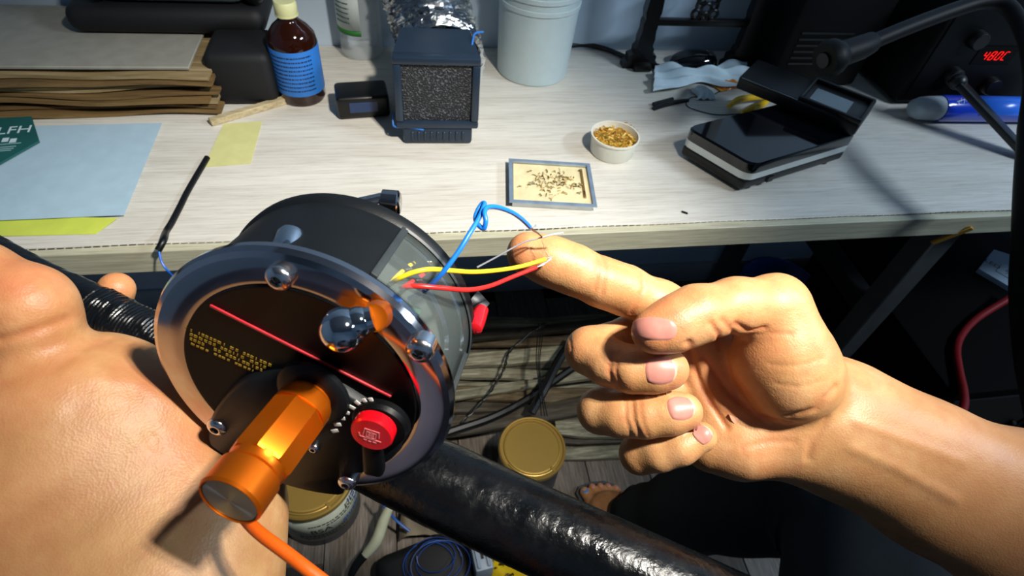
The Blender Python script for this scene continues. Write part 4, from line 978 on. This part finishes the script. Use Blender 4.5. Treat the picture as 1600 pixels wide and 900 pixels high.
# ---- the right foot on the floor and the shin above it
FOOT = FL(950, 786, .03)
fdir = Vector((-.35, .94, 0)).normalized(); fsd = Vector((.94, .35, 0)).normalized()
def fp(x, y, z): return np.array(Vector((FOOT.x, FOOT.y, 0)) + fsd * x + fdir * y + Vector((0, 0, z)))
def toe(x, y0, y1, r): return [(fp(x * .8, y0, .024), fp(x, (y0 + y1) / 2, .024), r * 1.05 / 1000, r / 1000, .004), (fp(x, (y0 + y1) / 2, .024), fp(x, y1, .021), r / 1000, r * .92 / 1000, .004)]
footg = [(.001, [(fp(-.024, 0, .030), fp(-.012, -.10, .050), .024, .034, .03), (fp(.002, .0, .030), fp(0, -.10, .052), .024, .034, .03), (fp(.026, -.015, .027), fp(.012, -.10, .046), .020, .034, .03),
                 (fp(0, -.10, .052), fp(0, -.17, .044), .036, .032, .03), (fp(0, -.135, .06), fp(.01, -.14, .13), .034, .036, .03)])]
for x, y0, y1, r in ((-.030, .0, .048, 12.5), (-.008, .0, .050, 9), (.010, -.003, .043, 8.5), (.026, -.008, .035, 8), (.040, -.015, .024, 7.5)): footg.append((.005, toe(x, y0, y1, r)))
fF = fast_sdf(footg)
_c = [fp(-.08, .09, 0), fp(.08, -.23, .36), fp(.1, .09, .36), fp(-.08, -.23, 0)]
vF, qF, nF = surface(fF, np.min(_c, 0) - .01, np.max(_c, 0) + .01, .0028)
tF = np.zeros((len(vF), 3)); tF[:, 2] = .25

PERSON = thing('person', 'person in dark trousers holding the reel and pointing with the right index finger', 'person', (CAM[0], CAM[1] + .05, 0))
BASE = np.array(PERSON.location)
me = bpy.data.meshes.new('body')
allv = np.concatenate([vR, vL, vF]) - BASE
allq = np.concatenate([qR, qL + len(vR), qF + len(vR) + len(vL)])
me.vertices.add(len(allv)); me.vertices.foreach_set('co', allv.astype(np.float32).ravel())
me.loops.add(allq.size); me.loops.foreach_set('vertex_index', allq.astype(np.int32).ravel())
me.polygons.add(len(allq)); me.polygons.foreach_set('loop_start', np.arange(0, allq.size, 4, dtype=np.int32))
me.update(calc_edges=True); me.validate()
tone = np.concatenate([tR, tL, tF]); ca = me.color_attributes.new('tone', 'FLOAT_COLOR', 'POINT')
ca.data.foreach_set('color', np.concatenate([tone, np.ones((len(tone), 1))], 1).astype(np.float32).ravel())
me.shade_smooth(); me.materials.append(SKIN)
body = bpy.data.objects.new('body', me); COL.objects.link(body); body.parent = PERSON

def nail(f, c, along, half_w, half_l, lift=.0005, tip=.18):
    """a thin curved nail laid on the finger: c and along are pixels+depth on the sight lines"""
    a = onto(f, P(*c)); b = onto(f, P(*along))
    t = (b - a); t /= np.linalg.norm(t); e = 5e-4
    g = np.array([(f((a + np.eye(3)[k] * e)[None])[0] - f((a - np.eye(3)[k] * e)[None])[0]) for k in range(3)]); g /= np.linalg.norm(g)
    t = t - g * (t @ g); t /= np.linalg.norm(t); s = np.cross(g, t)
    nu, nv = 14, 14; vs = []
    for j in range(nv + 1):
        for i in range(nu + 1):
            u = i / nu * 2 - 1; v = j / nv * 2 - 1
            # rounded rectangle: squircle map, flatter at the tip end
            uu = u * math.sqrt(max(0, 1 - .42 * v * v)) ; vv = v * math.sqrt(max(0, 1 - .42 * u * u))
            vs.append(a + s * uu * half_w * 1.15 + t * vv * half_l * 1.15 + g * .008)
    p = np.array(vs)
    for _ in range(30):
        d = f(p); p = p - g * (d * .8)[:, None]
    rim = []
    for j in range(nv + 1):
        for i in range(nu + 1):
            u = abs(i / nu * 2 - 1); v = j / nv * 2 - 1; q = max(u, abs(v) if v < 0 else 0)
            rim.append(lift + .0006 * (1 - u * u) * (v * .5 + .6) if q < .99 else -.0004)
    p = p + g * np.array(rim)[:, None] - BASE
    mb = MB(); W = nu + 1
    lo = p - g * .0012
    fs = []; 
    for j in range(nv):
        for i in range(nu):
            fs.append((j * W + i, j * W + i + 1, (j + 1) * W + i + 1, (j + 1) * W + i))
    mb.mi = 0; mb.add(p, [q for n_, q in enumerate(fs) if n_ // nu < nv * (1 - tip)]); mb.mi = 1; mb.add(p, [q for n_, q in enumerate(fs) if n_ // nu >= nv * (1 - tip)])
    return obj('fingernail', mb, [NAIL, NAILTIP], PERSON, sharp=60)
nail(fR, (1019, 513, .25), (987, 526, .25), .0047, .0096, tip=.14)
nail(fR, (1032, 579, .26), (1060, 579, .26), .0060, .0064, tip=.08)
nail(fR, (1064, 637, .26), (1090, 635, .26), .0052, .0058, tip=.08)
nail(fR, (1098, 679, .27), (1108, 670, .27), .0040, .0038, tip=.1)
# a small torn flap of skin in the palm
fc = onto(fR, P(1149, 658, .28)); r_ = RC @ np.array([0, 0, 1.]); ux = RC @ np.array([.85, -.5, 0]); uy = RC @ np.array([.5, .85, 0])
mb = MB(); ring_ = [(-.0045, .0012), (0, .0019), (.0042, .0008), (.0036, -.0012), (0, -.0014), (-.0022, -.0006)]
mb.add([fc - BASE + ux * a + uy * b + r_ * .0006 for a, b in ring_] + [fc - BASE + ux * a + uy * b - r_ * .001 for a, b in ring_], [tuple(range(6))] + [(i, i + 6, (i + 1) % 6 + 6, (i + 1) % 6) for i in range(6)])
obj('skin_flap', mb, mat('torn_skin', '#c98f72', .5, var=.1, nscale=500), PERSON)

# clothes: trouser leg over the shin and bent knee, sleeves at the ends of the arms
SHIRT = mat('shirt_cloth', '#6a6570', .9, var=.1, nscale=60, bump=.3, bscale=500)
CLOTH = mat('trouser_cloth', '#14181b', .95, var=.2, nscale=90, bump=.5, bscale=700, bdist=.0006)
def cloth_tube(name, path, rad, seg=48, rows=60, wr=.006, seed=0, m=None):
    pts, rr = spline([Vector(p) for p in path], rad, max(2, rows // (len(path) - 1)))
    mb = MB(); n = len(pts); u = None; vs = []; fs = []
    for i in range(n):
        t = (pts[min(i + 1, n - 1)] - pts[max(i - 1, 0)]).normalized()
        u = t.orthogonal().normalized() if u is None else (u - t * u.dot(t)).normalized()
        w_ = t.cross(u)
        for k in range(seg):
            a = 2 * PI * k / seg
            fold = wr * (math.sin(3 * a + 9 * i / n + seed) * .6 + math.sin(7 * a - 16 * i / n + seed * 2) * .4 + .5 * math.sin(2 * a + 40 * i / n + 1.3 * math.sin(a + seed)))
            vs.append(pts[i] + (u * math.cos(a) + w_ * math.sin(a)) * (rr[i] + fold) - Vector(BASE))
    for i in range(n - 1):
        for k in range(seg):
            k2 = (k + 1) % seg; fs.append((i * seg + k, i * seg + k2, (i + 1) * seg + k2, (i + 1) * seg + k))
    mb.add(vs, fs)
    o = obj(name, mb, m or CLOTH, PERSON, sharp=180); md = o.modifiers.new('t', 'SOLIDIFY'); md.thickness = .002; return o
ank = fp(0, -.13, .09)
cloth_tube('trouser_leg', [tuple(fp(.022, -.070, .066)), tuple(fp(.036, -.105, .15)), (.52, .33, .30), (.60, .27, .43), (.585, .16, .49), (.42, -.06, .51), (.14, -.22, .53)], [.072, .076, .086, .098, .102, .105, .12], wr=.005, seed=1)
cloth_tube('sleeve', [tuple(P(1930, 960, .315)), tuple(P(2120, 1030, .335)), tuple(c2w((.50, -.24, -.28))), (.36, -.02, .93), (.19, -.21, 1.02)], [.050, .054, .060, .064, .078], wr=.003, seed=2, m=SHIRT)
cloth_tube('sleeve', [tuple(P(165, 1330, .203)), tuple(P(150, 1480, .198)), (-.28, -.06, .95), (-.19, -.21, 1.02)], [.049, .054, .062, .078], wr=.003, seed=3, m=SHIRT)
cloth_tube('trouser_leg', [(-.37, .20, .03), (-.36, .22, .20), (-.36, .23, .38), (-.34, .16, .49), (-.26, -.06, .51), (-.12, -.22, .53)], [.078, .085, .095, .10, .105, .12], wr=.005, seed=5)
cloth_tube('shirt', [(0, -.31, .44), (0, -.32, .60), (0, -.31, .80), (0, -.28, .98), (0, -.25, 1.07), (0, -.24, 1.10)], [.175, .185, .19, .185, .13, .07], wr=.006, seed=4, m=SHIRT)
SAN = mat('sandal_sole', '#3a3b3d', .6); STRP = mat('blue_strap', '#2f6fb8', .35, var=.05)
for k, (x, y1, r) in enumerate(((-.030, .048, .0125), (-.008, .050, .009), (.010, .043, .0085), (.026, .035, .008), (.040, .024, .0075))):
    c = Vector(fp(x, y1 - .001, .0205 + r * .86)) - Vector(BASE)
    tn = MB(); M_ = frame((0, 0, 0), Vector((0, 0, 1)) + fdir * .35, fsd) @ Matrix.Diagonal((r * .62, r * .60, .0014, 1)); tn.ball((0, 0, 0), 1, 16, 8); tn = xf(tn, Matrix.Translation(c) @ M_)
    obj('toenail', tn, mat('blue_toenail', '#5b83ad', .3, var=0) if k == 0 else NAIL, PERSON)
mb = MB(); out = [(-.048, .03), (-.046, .058), (-.030, .068), (0, .064), (.030, .052), (.050, .030), (.054, .0), (.048, -.08), (.036, -.20), (0, -.225), (-.034, -.20), (-.042, -.08)]
pts_ = [fp(x, y, 0) for x, y in chaikin([(a, b) for a, b in out], 2)] if False else [fp(x, y, 0) for x, y in out]
mb.prism([(p[0] - BASE[0], p[1] - BASE[1]) for p in pts_], .0, .012); obj('sandal', mb, SAN, PERSON)
mb = MB()
for y, w_, hgt in ((-.004, .012, .046), (.0, 0, 0)):
    if w_:
        pth = []
        for a in np.linspace(0, PI, 18): pth.append(fp(-.0 + .050 * math.cos(PI - a), y - .012 * math.sin(a), .010 + .042 * math.sin(a)) - BASE)
        vs = []; fs = []
        for p in pth:
            for s in (-1, 1): vs.append(Vector(p) + fdir * s * w_)
        fs = [(2 * i, 2 * i + 1, 2 * i + 3, 2 * i + 2) for i in range(len(pth) - 1)]; mb.add(vs, fs)
o = obj('sandal_strap', mb, STRP, PERSON); o.modifiers.new('s', 'SOLIDIFY').thickness = .0025

# ------------------------------------------------------------------ the reel
CHROME = mat('chrome', '#d8dade', .06, 1., var=.03, nscale=30)
SCREWM = mat('screw_chrome', '#e2e2e2', .2, 1., var=.03)
CHROME2 = mat('dark_chrome', '#c9c4c6', .10, 1., var=.06, nscale=60)
BLACKP = mat('black_plastic', '#060708', .42, var=.15, nscale=60, bump=.08, bscale=900, spec=.25)
BLACKS = mat('satin_black', '#0d1013', .45, spec=.3, var=.15, nscale=60, bump=.12, bscale=1500)
GREYP = mat('dark_grey_plastic', '#2c3133', .45, var=.12, nscale=80)
ORANGE = mat('orange_anodised', '#de6c0c', .36, .8, var=.06, nscale=50)
GLASS = mat('clear_plastic', '#8a9694', .05, var=0, alpha=.12)
REDL = mat('red_lacquer', '#d40a18', .25, var=.05, coat=.5)
GOLD = mat('gold_print', '#b89a3c', .35, .6, var=.2, nscale=900)
WHITEP = mat('white_print', '#c9c9c4', .5, var=.05)
_c = np.array([(469.7 - 800) / 900 * .223, (450 - 602) / 900 * .223, -.223])
_n = np.array([-.161, -.540, .826]); _n /= np.linalg.norm(_n)
_u = np.array([.79, -.61, 0]); _u -= _n * (_u @ _n); _u /= np.linalg.norm(_u); _w = np.cross(_n, _u)
RM = Matrix((RC @ _u, RC @ _w, RC @ _n)).transposed().to_4x4(); RM.translation = Vector(CAM + RC @ _c)
RMi = RM.inverted()
def RP(px, py, h=0.):             # point of height h above the reel's face plate along the sight line
    r = np.array([(px - 800) / 900, (450 - py) / 900, -1.]); t = ((_c + _n * h) @ _n) / (r @ _n); q = r * t - _c
    return Vector((q @ _u, q @ _w, h))
def RW(px, py, d): return RMi @ Vector(P(px, py, d))
REEL = thing('fishing_reel', 'round black fishing reel with chrome rim and orange crank handle above the open palm', 'reel', M=RM)

# rear drum: walls with an open sector closed by a clear window
W0, W1 = math.radians(16), math.radians(87)
mb = MB(); Rb = .056
mb.lathe([(Rb, -.003), (Rb, -.011), (Rb - .003, -.011)], 96)
mb.lathe([(Rb - .003, -.0535), (Rb - .003, -.046), (Rb, -.046), (Rb + .0015, -.048), (Rb + .0015, -.052), (Rb - .002, -.055), (0.0001, -.055)], 96)
mb.lathe([(Rb, -.011), (Rb, -.046), (Rb - .003, -.046), (Rb - .003, -.011)], 72, a0=W1, a1=W0 + 2 * PI)
mb.lathe([(.0001, -.053), (Rb - .004, -.053)], 64)
obj('drum', mb, BLACKS, REEL)
mb = MB(); mb.lathe([(Rb + .0003, -.0115), (Rb + .0003, -.0455), (Rb - .0022, -.0455), (Rb - .0022, -.0115), (Rb + .0003, -.0115)], 40, a0=W0, a1=W1)
obj('window', mb, GLASS, REEL, label='clear curved window')
mb = MB()
mb.lathe([(.026, -.006), (.028, -.010), (.028, -.036), (.046, -.038), (.046, -.041), (.0001, -.041)], 64)
obj('spool', mb, mat('spool_grey', '#727c77', .4, var=.2, nscale=60), REEL)
mb = MB(); mb.lathe([(.0475, -.037), (.0490, -.0385), (.0475, -.040), (.0462, -.0385), (.0475, -.037)], 64, a0=W0, a1=W1)
mb.lathe([(.0530, -.0435), (.0542, -.0445), (.0530, -.0455), (.0520, -.0445), (.0530, -.0435)], 64, a0=W0, a1=W1)
obj('spool_rim', mb, CHROME, REEL)
mb = MB(); mb.box(.032, .028, -.022, .016, .010, .002, .0004, M=rotM('Z', .8)); mb.box(.022, .038, -.026, .006, .005, .004, .0004)
obj('circuit_board', mb, mat('board_green', '#31503c', .4, var=.2), REEL)
# window frame lips
mb = MB()
for a in (W0, W1): mb.box(math.cos(a) * (Rb + .0002), math.sin(a) * (Rb + .0002), -.0285, .0022, .003, .036, .0005, M=rotM('Z', a))
mb.lathe([(Rb + .001, -.0450), (Rb + .0016, -.0460), (Rb + .001, -.0470)], 48, a0=W0, a1=W1)
obj('window_frame', mb, GREYP, REEL)

# chrome rim
mb = MB()
mb.lathe([(.0462, -.0030), (.0462, .0004), (.0485, .0010), (.0572, .0006), (.0592, -.0005), (.0602, -.0028), (.0600, -.0055), (.0575, -.0062), (.047, -.0062), (.047, -.003)], 128)
obj('rim', mb, CHROME2, REEL, sharp=22)
# black face
mb = MB()
mb.lathe([(.0001, .0006), (.0436, .0006), (.0452, .0012), (.0462, .0012), (.0464, -.003)], 96)
obj('face_plate', mb, BLACKP, REEL, sharp=25)
# raised cover over the lower half
cov = [(-.020, -.008), (-.012, .001), (-.0045, .0085), (.004, .0125), (.013, .0135), (.024, .0125), (.034, .011), (.0415, .0085), (.0455, .003), (.0462, -.006), (.0445, -.014), (.042, -.021), (.0375, -.027), (.034, -.035)]
for a in np.linspace(-49, -112, 16): cov.append((.0598 * math.cos(math.radians(a)), .0598 * math.sin(math.radians(a))))
cov += [(-.024, -.045), (-.025, -.036), (-.0235, -.022)]
# round the outline
def chaikin(p, n=2):
    for _ in range(n):
        q = []
        for a, b in zip(p, p[1:] + p[:1]): q += [(a[0] * .75 + b[0] * .25, a[1] * .75 + b[1] * .25), (a[0] * .25 + b[0] * .75, a[1] * .25 + b[1] * .75)]
        p = q
    return p
mb = MB(); mb.prism(chaikin(cov), -.004, .0052, bev=.0016)
obj('side_cover', mb, BLACKS, REEL, sharp=60)
# red line and gold print
a, b = RP(328, 477, .001), RP(611, 620, .001)
mb = MB(); d = (b - a); mb.box(*((a + b) / 2), d.length, .0012, .0008, .0003, M=rotM('Z', math.atan2(d.y, d.x)))
obj('red_line', mb, mat('red_line', '#c8323a', .35, var=.25, nscale=90), REEL)
mb = MB(); a, b = RP(291, 514, .001), RP(424, 573, .001); d = (b - a).normalized(); s_ = Vector((-d.y, d.x, 0)); L = (b - a).length; rz = math.atan2(d.y, d.x)
for row in range(4):
    x = .0008 * row * .5
    while x < L - .0012 * row:
        wd = rng.choice((.0008, .0010, .0013)); ht = .00125 if row < 3 else .0008
        c = a + d * x - s_ * row * .0023
        k = rng.random()
        M = rotM('Z', rz)
        if k < .75:
            mb.box(c.x, c.y, .0009, wd, .00028, .0003, M=M)
            c2 = c + s_ * ht * .7; mb.box(c2.x, c2.y, .0009, wd, .00028, .0003, M=M)
            c3 = c + s_ * ht * .35 - d * wd * .4; mb.box(c3.x, c3.y, .0009, .00028, ht, .0003, M=M)
            if k < .5: c3 = c + s_ * ht * .35 + d * wd * .4; mb.box(c3.x, c3.y, .0009, .00028, ht, .0003, M=M)
        elif k < .9: c3 = c + s_ * ht * .35; mb.box(c3.x, c3.y, .0009, .0003, ht, .0003, M=M)
        x += wd + .0007
g_ = obj('printed_lettering', mb, GOLD, REEL, label='rows of fine gold lettering')

# screws
def screw(px, py, h, r):
    c = RP(px, py, h); M = Matrix.Translation(c) @ rotM('Z', rng.random())
    mb = MB(); pr = [(r, -.004), (r, .0005)] + [(r * math.cos(t), .0005 + r * .62 * math.sin(t)) for t in np.linspace(.15, 1.05, 7)]
    e = pr[-1]; pr += [(r * .42, e[1]), (r * .40, e[1] - r * .35), (.0001, e[1] - r * .4)]
    mb.lathe(pr, 40, M); o = obj('screw', mb, SCREWM, REEL, sharp=35)
    m2 = MB(); m2.lathe([(r * .36, e[1] - r * .5), (r * .36, e[1] - r * .3), (.0001, e[1] - r * .3)], 6, M); obj('hex_socket', m2, BLACKS, o)
for q in ((437, 433, .002, .0048), (657, 545, .002, .0052), (341, 665, .004, .0044), (543, 752, .006, .0040)): screw(*q)
screw(491, 699, .0052, .0024)
for a in (200, 330): screw_c = None
# posts behind the rim
mb = MB(); a = RW(444, 396, .205); b = RW(458, 362, .211)
mb.tube([a, a.lerp(b, .75), a.lerp(b, .95), a.lerp(b, 1.02)], [.0052, .0052, .0044, .0022], 20)
obj('post', mb, CHROME, REEL, label='chrome cap screw on the drum')
mb = MB(); a = RW(548, 327, .246); b = RW(598, 316, .250); c = RW(625, 318, .250)
mb.tube([a, b], .0042, 20); mb.tube([b, b.lerp(c, .9), c], [.0056, .0056, .0045], 20)
obj('line_guide', mb, CHROME2, REEL, label='chrome bar across the top')

# crank handle
hb = RP(493, 612, .004); HL = .0545
he = RP(357, 785, .0545); M = frame((hb.x, hb.y, 0), he - Vector((hb.x, hb.y, 0)), (1, 0, 0)); HL = (he - Vector((hb.x, hb.y, 0))).length
mb = MB(); mb.lathe([(.0145, .004), (.0145, .0062), (.0125, .0078), (.0095, .0078)], 48, M); obj('crank_boss', mb, BLACKS, REEL)
HAND = obj('handle', (lambda q: q)(MB().lathe([(.0001, .006), (.0086, .006), (.0086, .0085), (.0100, .0100), (.0104, .0115), (.0104, .0165)], 48, M)
    .lathe([(.0104, .0165), (.0110, .0178), (.0110, .0385), (.0104, .0398)], 8, M @ rotM('Z', .3))
    .lathe([(.0100, .0392), (.0094, .0405), (.0094, .0425), (.0105, .0440), (.0106, HL - .001), (.0100, HL), (.0096, HL), (.0096, HL - .0008), (.0001, HL - .0008)], 64, M)), ORANGE, REEL, sharp=28, label='orange metal crank handle')
q = NT('turned_steel'); q.b.inputs['Metallic'].default_value = 1.; q.b.inputs['Roughness'].default_value = .3; q.b.inputs['Base Color'].default_value = (*lin('#93a7b4'), 1)
q.b.inputs['Anisotropic'].default_value = .92
tn = q.n('ShaderNodeTangent', direction_type='RADIAL', axis='Z'); q.l(tn.outputs[0], q.b.inputs['Tangent'])
STEEL = q.m
mb = MB(); mb.lathe([(.0095, -.001), (.0095, .0001), (.0092, .0004), (.0001, .0004)], 64)
cap = obj('end_cap', mb, STEEL, HAND, label='turned steel end cap'); cap.matrix_local = M @ Matrix.Translation((0, 0, HL - .0008))
# drag lever with ball
a = RP(592, 491, .004); b = RP(583, 497, .011); c = RP(559, 504, .013); e = RP(535, 515, .015)
mb = MB(); dv = (e - a).normalized(); mb.tube([a - dv * .003, a, b], [.0036, .0050, .0046], 28); obj('lever_knob', mb, ORANGE, REEL, sharp=30, label='small orange knob')
mb = MB(); mb.tube([b, c], [.004, .0045], 24); mb.ball(c, .0052); mb.ball(e, .0073, 40, 24); obj('ball', mb, CHROME, REEL, label='polished chrome ball')
# dial and red button
dc = RP(596, 660, .0052)
mb = MB(); M = Matrix.Translation((dc.x, dc.y, 0))
mb.lathe([(.0112, .004), (.0112, .0065), (.0102, .0082), (.0085, .0088), (.0001, .0088)], 56, M)
DIAL = obj('dial', mb, BLACKP, REEL, sharp=30)
bc = RP(580, 680, .0135)
mb = MB(); M2 = Matrix.Translation((bc.x, bc.y, 0)); mb.lathe([(.0082, .009), (.0082, .0128), (.0076, .0136), (.0001, .0136)], 56, M2)
BUT = obj('button', mb, REDL, REEL, sharp=35, label='red button with a pale square mark')
mb = MB()
du = (RP(612, 690, .0137) - RP(556, 672, .0137)).normalized(); dv = Vector((-du.y, du.x, 0))
def stroke(x0, y0, x1, y1, wd=.0004):
    p = Vector((bc.x, bc.y, .0137)) + (du * x0 + dv * y0) * .0009; r_ = Vector((bc.x, bc.y, .0137)) + (du * x1 + dv * y1) * .0009
    d = r_ - p; mb.box(*((p + r_) / 2), d.length + wd, wd, .0002, M=rotM('Z', math.atan2(d.y, d.x)))
for s_ in ((-3, 3, 3, 3), (-3, 3, -3.4, -1), (3, 3, 3.4, 0), (-2, 1.6, 2, 1.6), (-2, 1.6, -2, -1.4), (2, 1.6, 2, -1.4), (-2, -1.4, 2, -1.4), (0, 3, 0, -1.4), (-1, .8, 1, .8), (-1, -.2, 1, -.2), (-4.6, -2.2, 4.4, -2.2), (-4.6, -2.2, -5, -.6), (-2.5, -3.6, -1.6, -3.6), (-.4, -3.8, .4, -3.8), (1.4, -3.6, 2.6, -3.6)): stroke(*s_)
obj('button_mark', mb, mat('pale_mark', '#e07a7e', .4, var=.1), BUT)
for px, py in ((523, 674), (527, 664), (533, 654), (540, 645), (549, 637), (559, 631), (570, 628), (580, 627)):
    c = RP(px, py, .0055); v = c - Vector((dc.x, dc.y, .0055)); mb = MB()
    mb.box(c.x, c.y, .0053, .0030, .0017, .0004, .0001, M=rotM('Z', math.atan2(v.y, v.x))); obj('tick', mb, WHITEP, REEL)
mb = MB(); a = RP(583, 690, .007); b = RP(585, 733, .007)
d = (b - a); mb.box(*((a + b) / 2), d.length + .004, .0085, .006, .0022, 3, M=rotM('Z', math.atan2(d.y, d.x)))
obj('drag_lever', mb, BLACKP, REEL, label='black drag lever')
# red lamp
mb = MB(); a = RW(752, 484, .265); b = RW(742, 514, .255); mb.tube([a, a.lerp(b, .6), b, b.lerp(a, -.06)], [.0034, .0036, .0033, .0018], 24)
LAMPR = obj('indicator_lamp', mb, mat('red_lens', '#e01c28', .12, var=.05, trans=.35, coat=.5), REEL, label='small red indicator lamp')
mb = MB(); a = RW(700, 560, .262); b = RW(735, 470, .268); c = RW(756, 486, .268)
mb.tube([b, c], [.006, .0045], 16); obj('lamp_mount', mb, GREYP, REEL)
# reel foot clamped on the rod
mb = MB(); mb.box(-.004, -.060, -.030, .062, .007, .026, .003); obj('foot', mb, BLACKS, REEL)

# wires out of the window
def wire(name, pts, r, m, lab, tipm=None, tip=None):
    mb = MB(); mb.tube([RW(*p) for p in pts], r * .78, 12, smooth=10); o = obj('wire', mb, m, REEL, label=lab)
    if tip:
        m2 = MB()
        for k in range(4):
            q = [RW(*p) + Vector((rng.uniform(-1, 1), rng.uniform(-1, 1), rng.uniform(-1, 1))) * (.0004 if i else .0001) for i, p in enumerate(tip)]
            m2.tube(q, .00022, 6, smooth=6)
        obj('bare_strands', m2, COPPER if tipm is None else tipm, o)
COPPER = mat('tinned_copper', '#b98f78', .3, .9, var=.3, nscale=600)
TIN = mat('tinned_ends', '#d9dbe0', .3, .9, var=.2, nscale=600)
BLUEW = mat('blue_wire', '#1872d4', .35, var=.08); YELW = mat('yellow_wire', '#f0d428', .35, var=.06); REDW = mat('red_wire', '#e02622', .3, var=.06); GREYW = mat('grey_wire', '#6d6f75', .4, var=.1); WHTW = mat('white_wire', '#e6e4e0', .4, var=.05)
wire('blue', [(640, 466, .235), (662, 455, .222), (690, 428, .215), (715, 395, .215), (733, 366, .217), (747, 343, .221), (755, 325, .224), (757, 318, .226), (753, 319, .227), (746, 330, .226), (743, 342, .224), (748, 352, .222), (756, 357, .221), (759, 345, .220), (757, 332, .221), (762, 324, .224), (778, 324, .230), (800, 332, .240), (816, 343, .250), (828, 355, .2585)], .00125, BLUEW, 'blue wire tied in a small knot', TIN, [(828, 355, .2585), (834, 354, .2600), (838, 352, .2615)])
wire('yellow', [(664, 402, .252), (640, 415, .238), (620, 432, .226), (611, 443, .216), (622, 436, .2105), (645, 426, .210), (672, 421, .213), (705, 423, .222), (740, 425, .234), (780, 422, .247), (815, 416, .257), (852, 405, .2655)], .00120, YELW, 'yellow wire to the fingertip', None, [(850, 406, .2652), (857, 402, .267), (862, 402, .268)])
wire('red', [(700, 410, .25), (660, 430, .24), (632, 448, .226), (628, 449, .216), (650, 447, .214), (690, 450, .218), (730, 453, .228), (765, 447, .241), (800, 433, .252), (838, 418, .2625)], .00120, REDW, 'red wire to the fingertip', TIN, [(838, 418, .2625), (850, 412, .265), (861, 404, .268)])
wire('grey', [(745, 418, .237), (775, 402, .246), (800, 388, .256), (820, 378, .2635), (840, 373, .2665)], .0005, GREYW, 'thin grey wire over the fingertip', COPPER, [(840, 373, .2665), (846, 371, .267), (849, 370, .2672)])
wire('white', [(848, 371, .2668), (862, 367, .265), (880, 364, .264)], .0006, WHTW, 'short white wire stub', COPPER, [(848, 371, .2668), (842, 366, .2655), (834, 360, .262), (829, 356, .259)])
wire('strand', [(846, 374, .2672), (850, 385, .2675), (853, 395, .2678), (858, 402, .2682)], .00018, COPPER, 'fine copper strand')

# orange cord leaving the frame below
mb = MB(); mb.tube([P(352, 760, .232), P(372, 795, .212), P(400, 828, .198), P(450, 866, .192), P(510, 912, .190), P(640, 1010, .2), P(760, 1150, .24)], .0022, 16, smooth=10)
tag(obj('cord', mb, mat('orange_cord', '#f0640c', .5, var=.05, bump=.2, bscale=600), origin=P(450, 866, .192)), 'bright orange cord running down past the crank handle', 'cord')

# ------------------------------------------------------------------ rod wrapped in black tape
q = NT('black_tape'); v = q.coord(); q.b.inputs['Base Color'].default_value = (*lin('#090b0d'), 1); q.b.inputs['Roughness'].default_value = .3
q.l(q.ramp(q.noise(90, 4, v), [(.3, (.10, .10, .10)), (.75, (.42, .42, .42))]), q.b.inputs['Roughness']); q.bump(q.noise(330, 5, v), .55, .0007); q.b.inputs['Specular IOR Level'].default_value = .5
TAPE = q.m
def wrapped(name, pts, rad, pitch, amp, seg=56, step=.0007, seed=3, lab=None):
    P_, R_ = spline([Vector(p) for p in pts], rad, 40)
    # resample evenly
    L = [0]; 
    for a, b in zip(P_, P_[1:]): L.append(L[-1] + (b - a).length)
    n = int(L[-1] / step); ss = np.linspace(0, L[-1], n); A = np.array(P_)
    C = np.stack([np.interp(ss, L, A[:, k]) for k in range(3)], 1); Rr = np.interp(ss, L, R_)
    T = np.gradient(C, axis=0); T /= np.linalg.norm(T, axis=1, keepdims=True)
    u = np.cross(T, [0, 0, 1.]); u /= np.linalg.norm(u, axis=1, keepdims=True); w_ = np.cross(T, u)
    al = np.linspace(0, 2 * PI, seg, endpoint=False)
    ph = ss[:, None] / pitch + al[None] / (2 * PI) + .12 * np.sin(ss[:, None] * 70 + seed) + .1 * np.sin(al[None] * 2 + ss[:, None] * 31)
    saw = ph % 1.0; rid = np.floor(ph)
    jit = .5 + .8 * np.abs(np.sin(rid * 12.9898 + seed) * 43758.5453 % 1.0)
    rr = Rr[:, None] + amp * jit * (saw ** 2 - .3) + amp * .4 * np.sin(5 * al[None] + 300 * ss[:, None])
    V = C[:, None] + (u[:, None] * np.cos(al)[None, :, None] + w_[:, None] * np.sin(al)[None, :, None]) * rr[..., None]
    i = np.arange(n - 1)[:, None] * seg; k = np.arange(seg)[None]; k2 = (k + 1) % seg
    Fq = np.stack([i + k, i + k2, i + seg + k2, i + seg + k], -1).reshape(-1, 4)
    mb = MB(); mb.v = [tuple(p) for p in V.reshape(-1, 3)]; mb.f = [tuple(f) for f in Fq]; mb.m = [0] * len(mb.f)
    mb.f += [tuple(range(seg)), tuple((n - 1) * seg + q_ for q_ in range(seg))]; mb.m += [0, 0]
    return mb
ROD = thing('fishing_rod', 'thick fishing rod handle wrapped in glossy black tape, crossing under the reel', 'fishing rod', P(559, 700, .292))
ro = Vector(ROD.location)
def local(mb): mb.v = [(a - ro.x, b - ro.y, c - ro.z) for a, b, c in mb.v]; return mb
obj('shaft', local(wrapped('shaft', [P(-260, 250, .352), P(20, 413, .325), P(110, 460, .318), P(165, 488, .315)], [.0095, .0104, .0114, .012], .011, .00022)), TAPE, ROD, sharp=30)
obj('tape_wrap', local(wrapped('wrap', [P(150, 480, .315), P(200, 508, .313), P(300, 560, .308), P(420, 622, .301)], [.0122, .0128, .0145, .0160], .0022, .0007)), TAPE, ROD, sharp=30)
obj('grip', local(wrapped('grip', [P(400, 612, .302), P(559, 694, .291), P(690, 757, .281), P(800, 809, .2735), P(1000, 900, .262), P(1500, 1130, .24)], [.0170, .0195, .0204, .0200, .0198, .020], .0062, .00009)), TAPE, ROD, sharp=30)
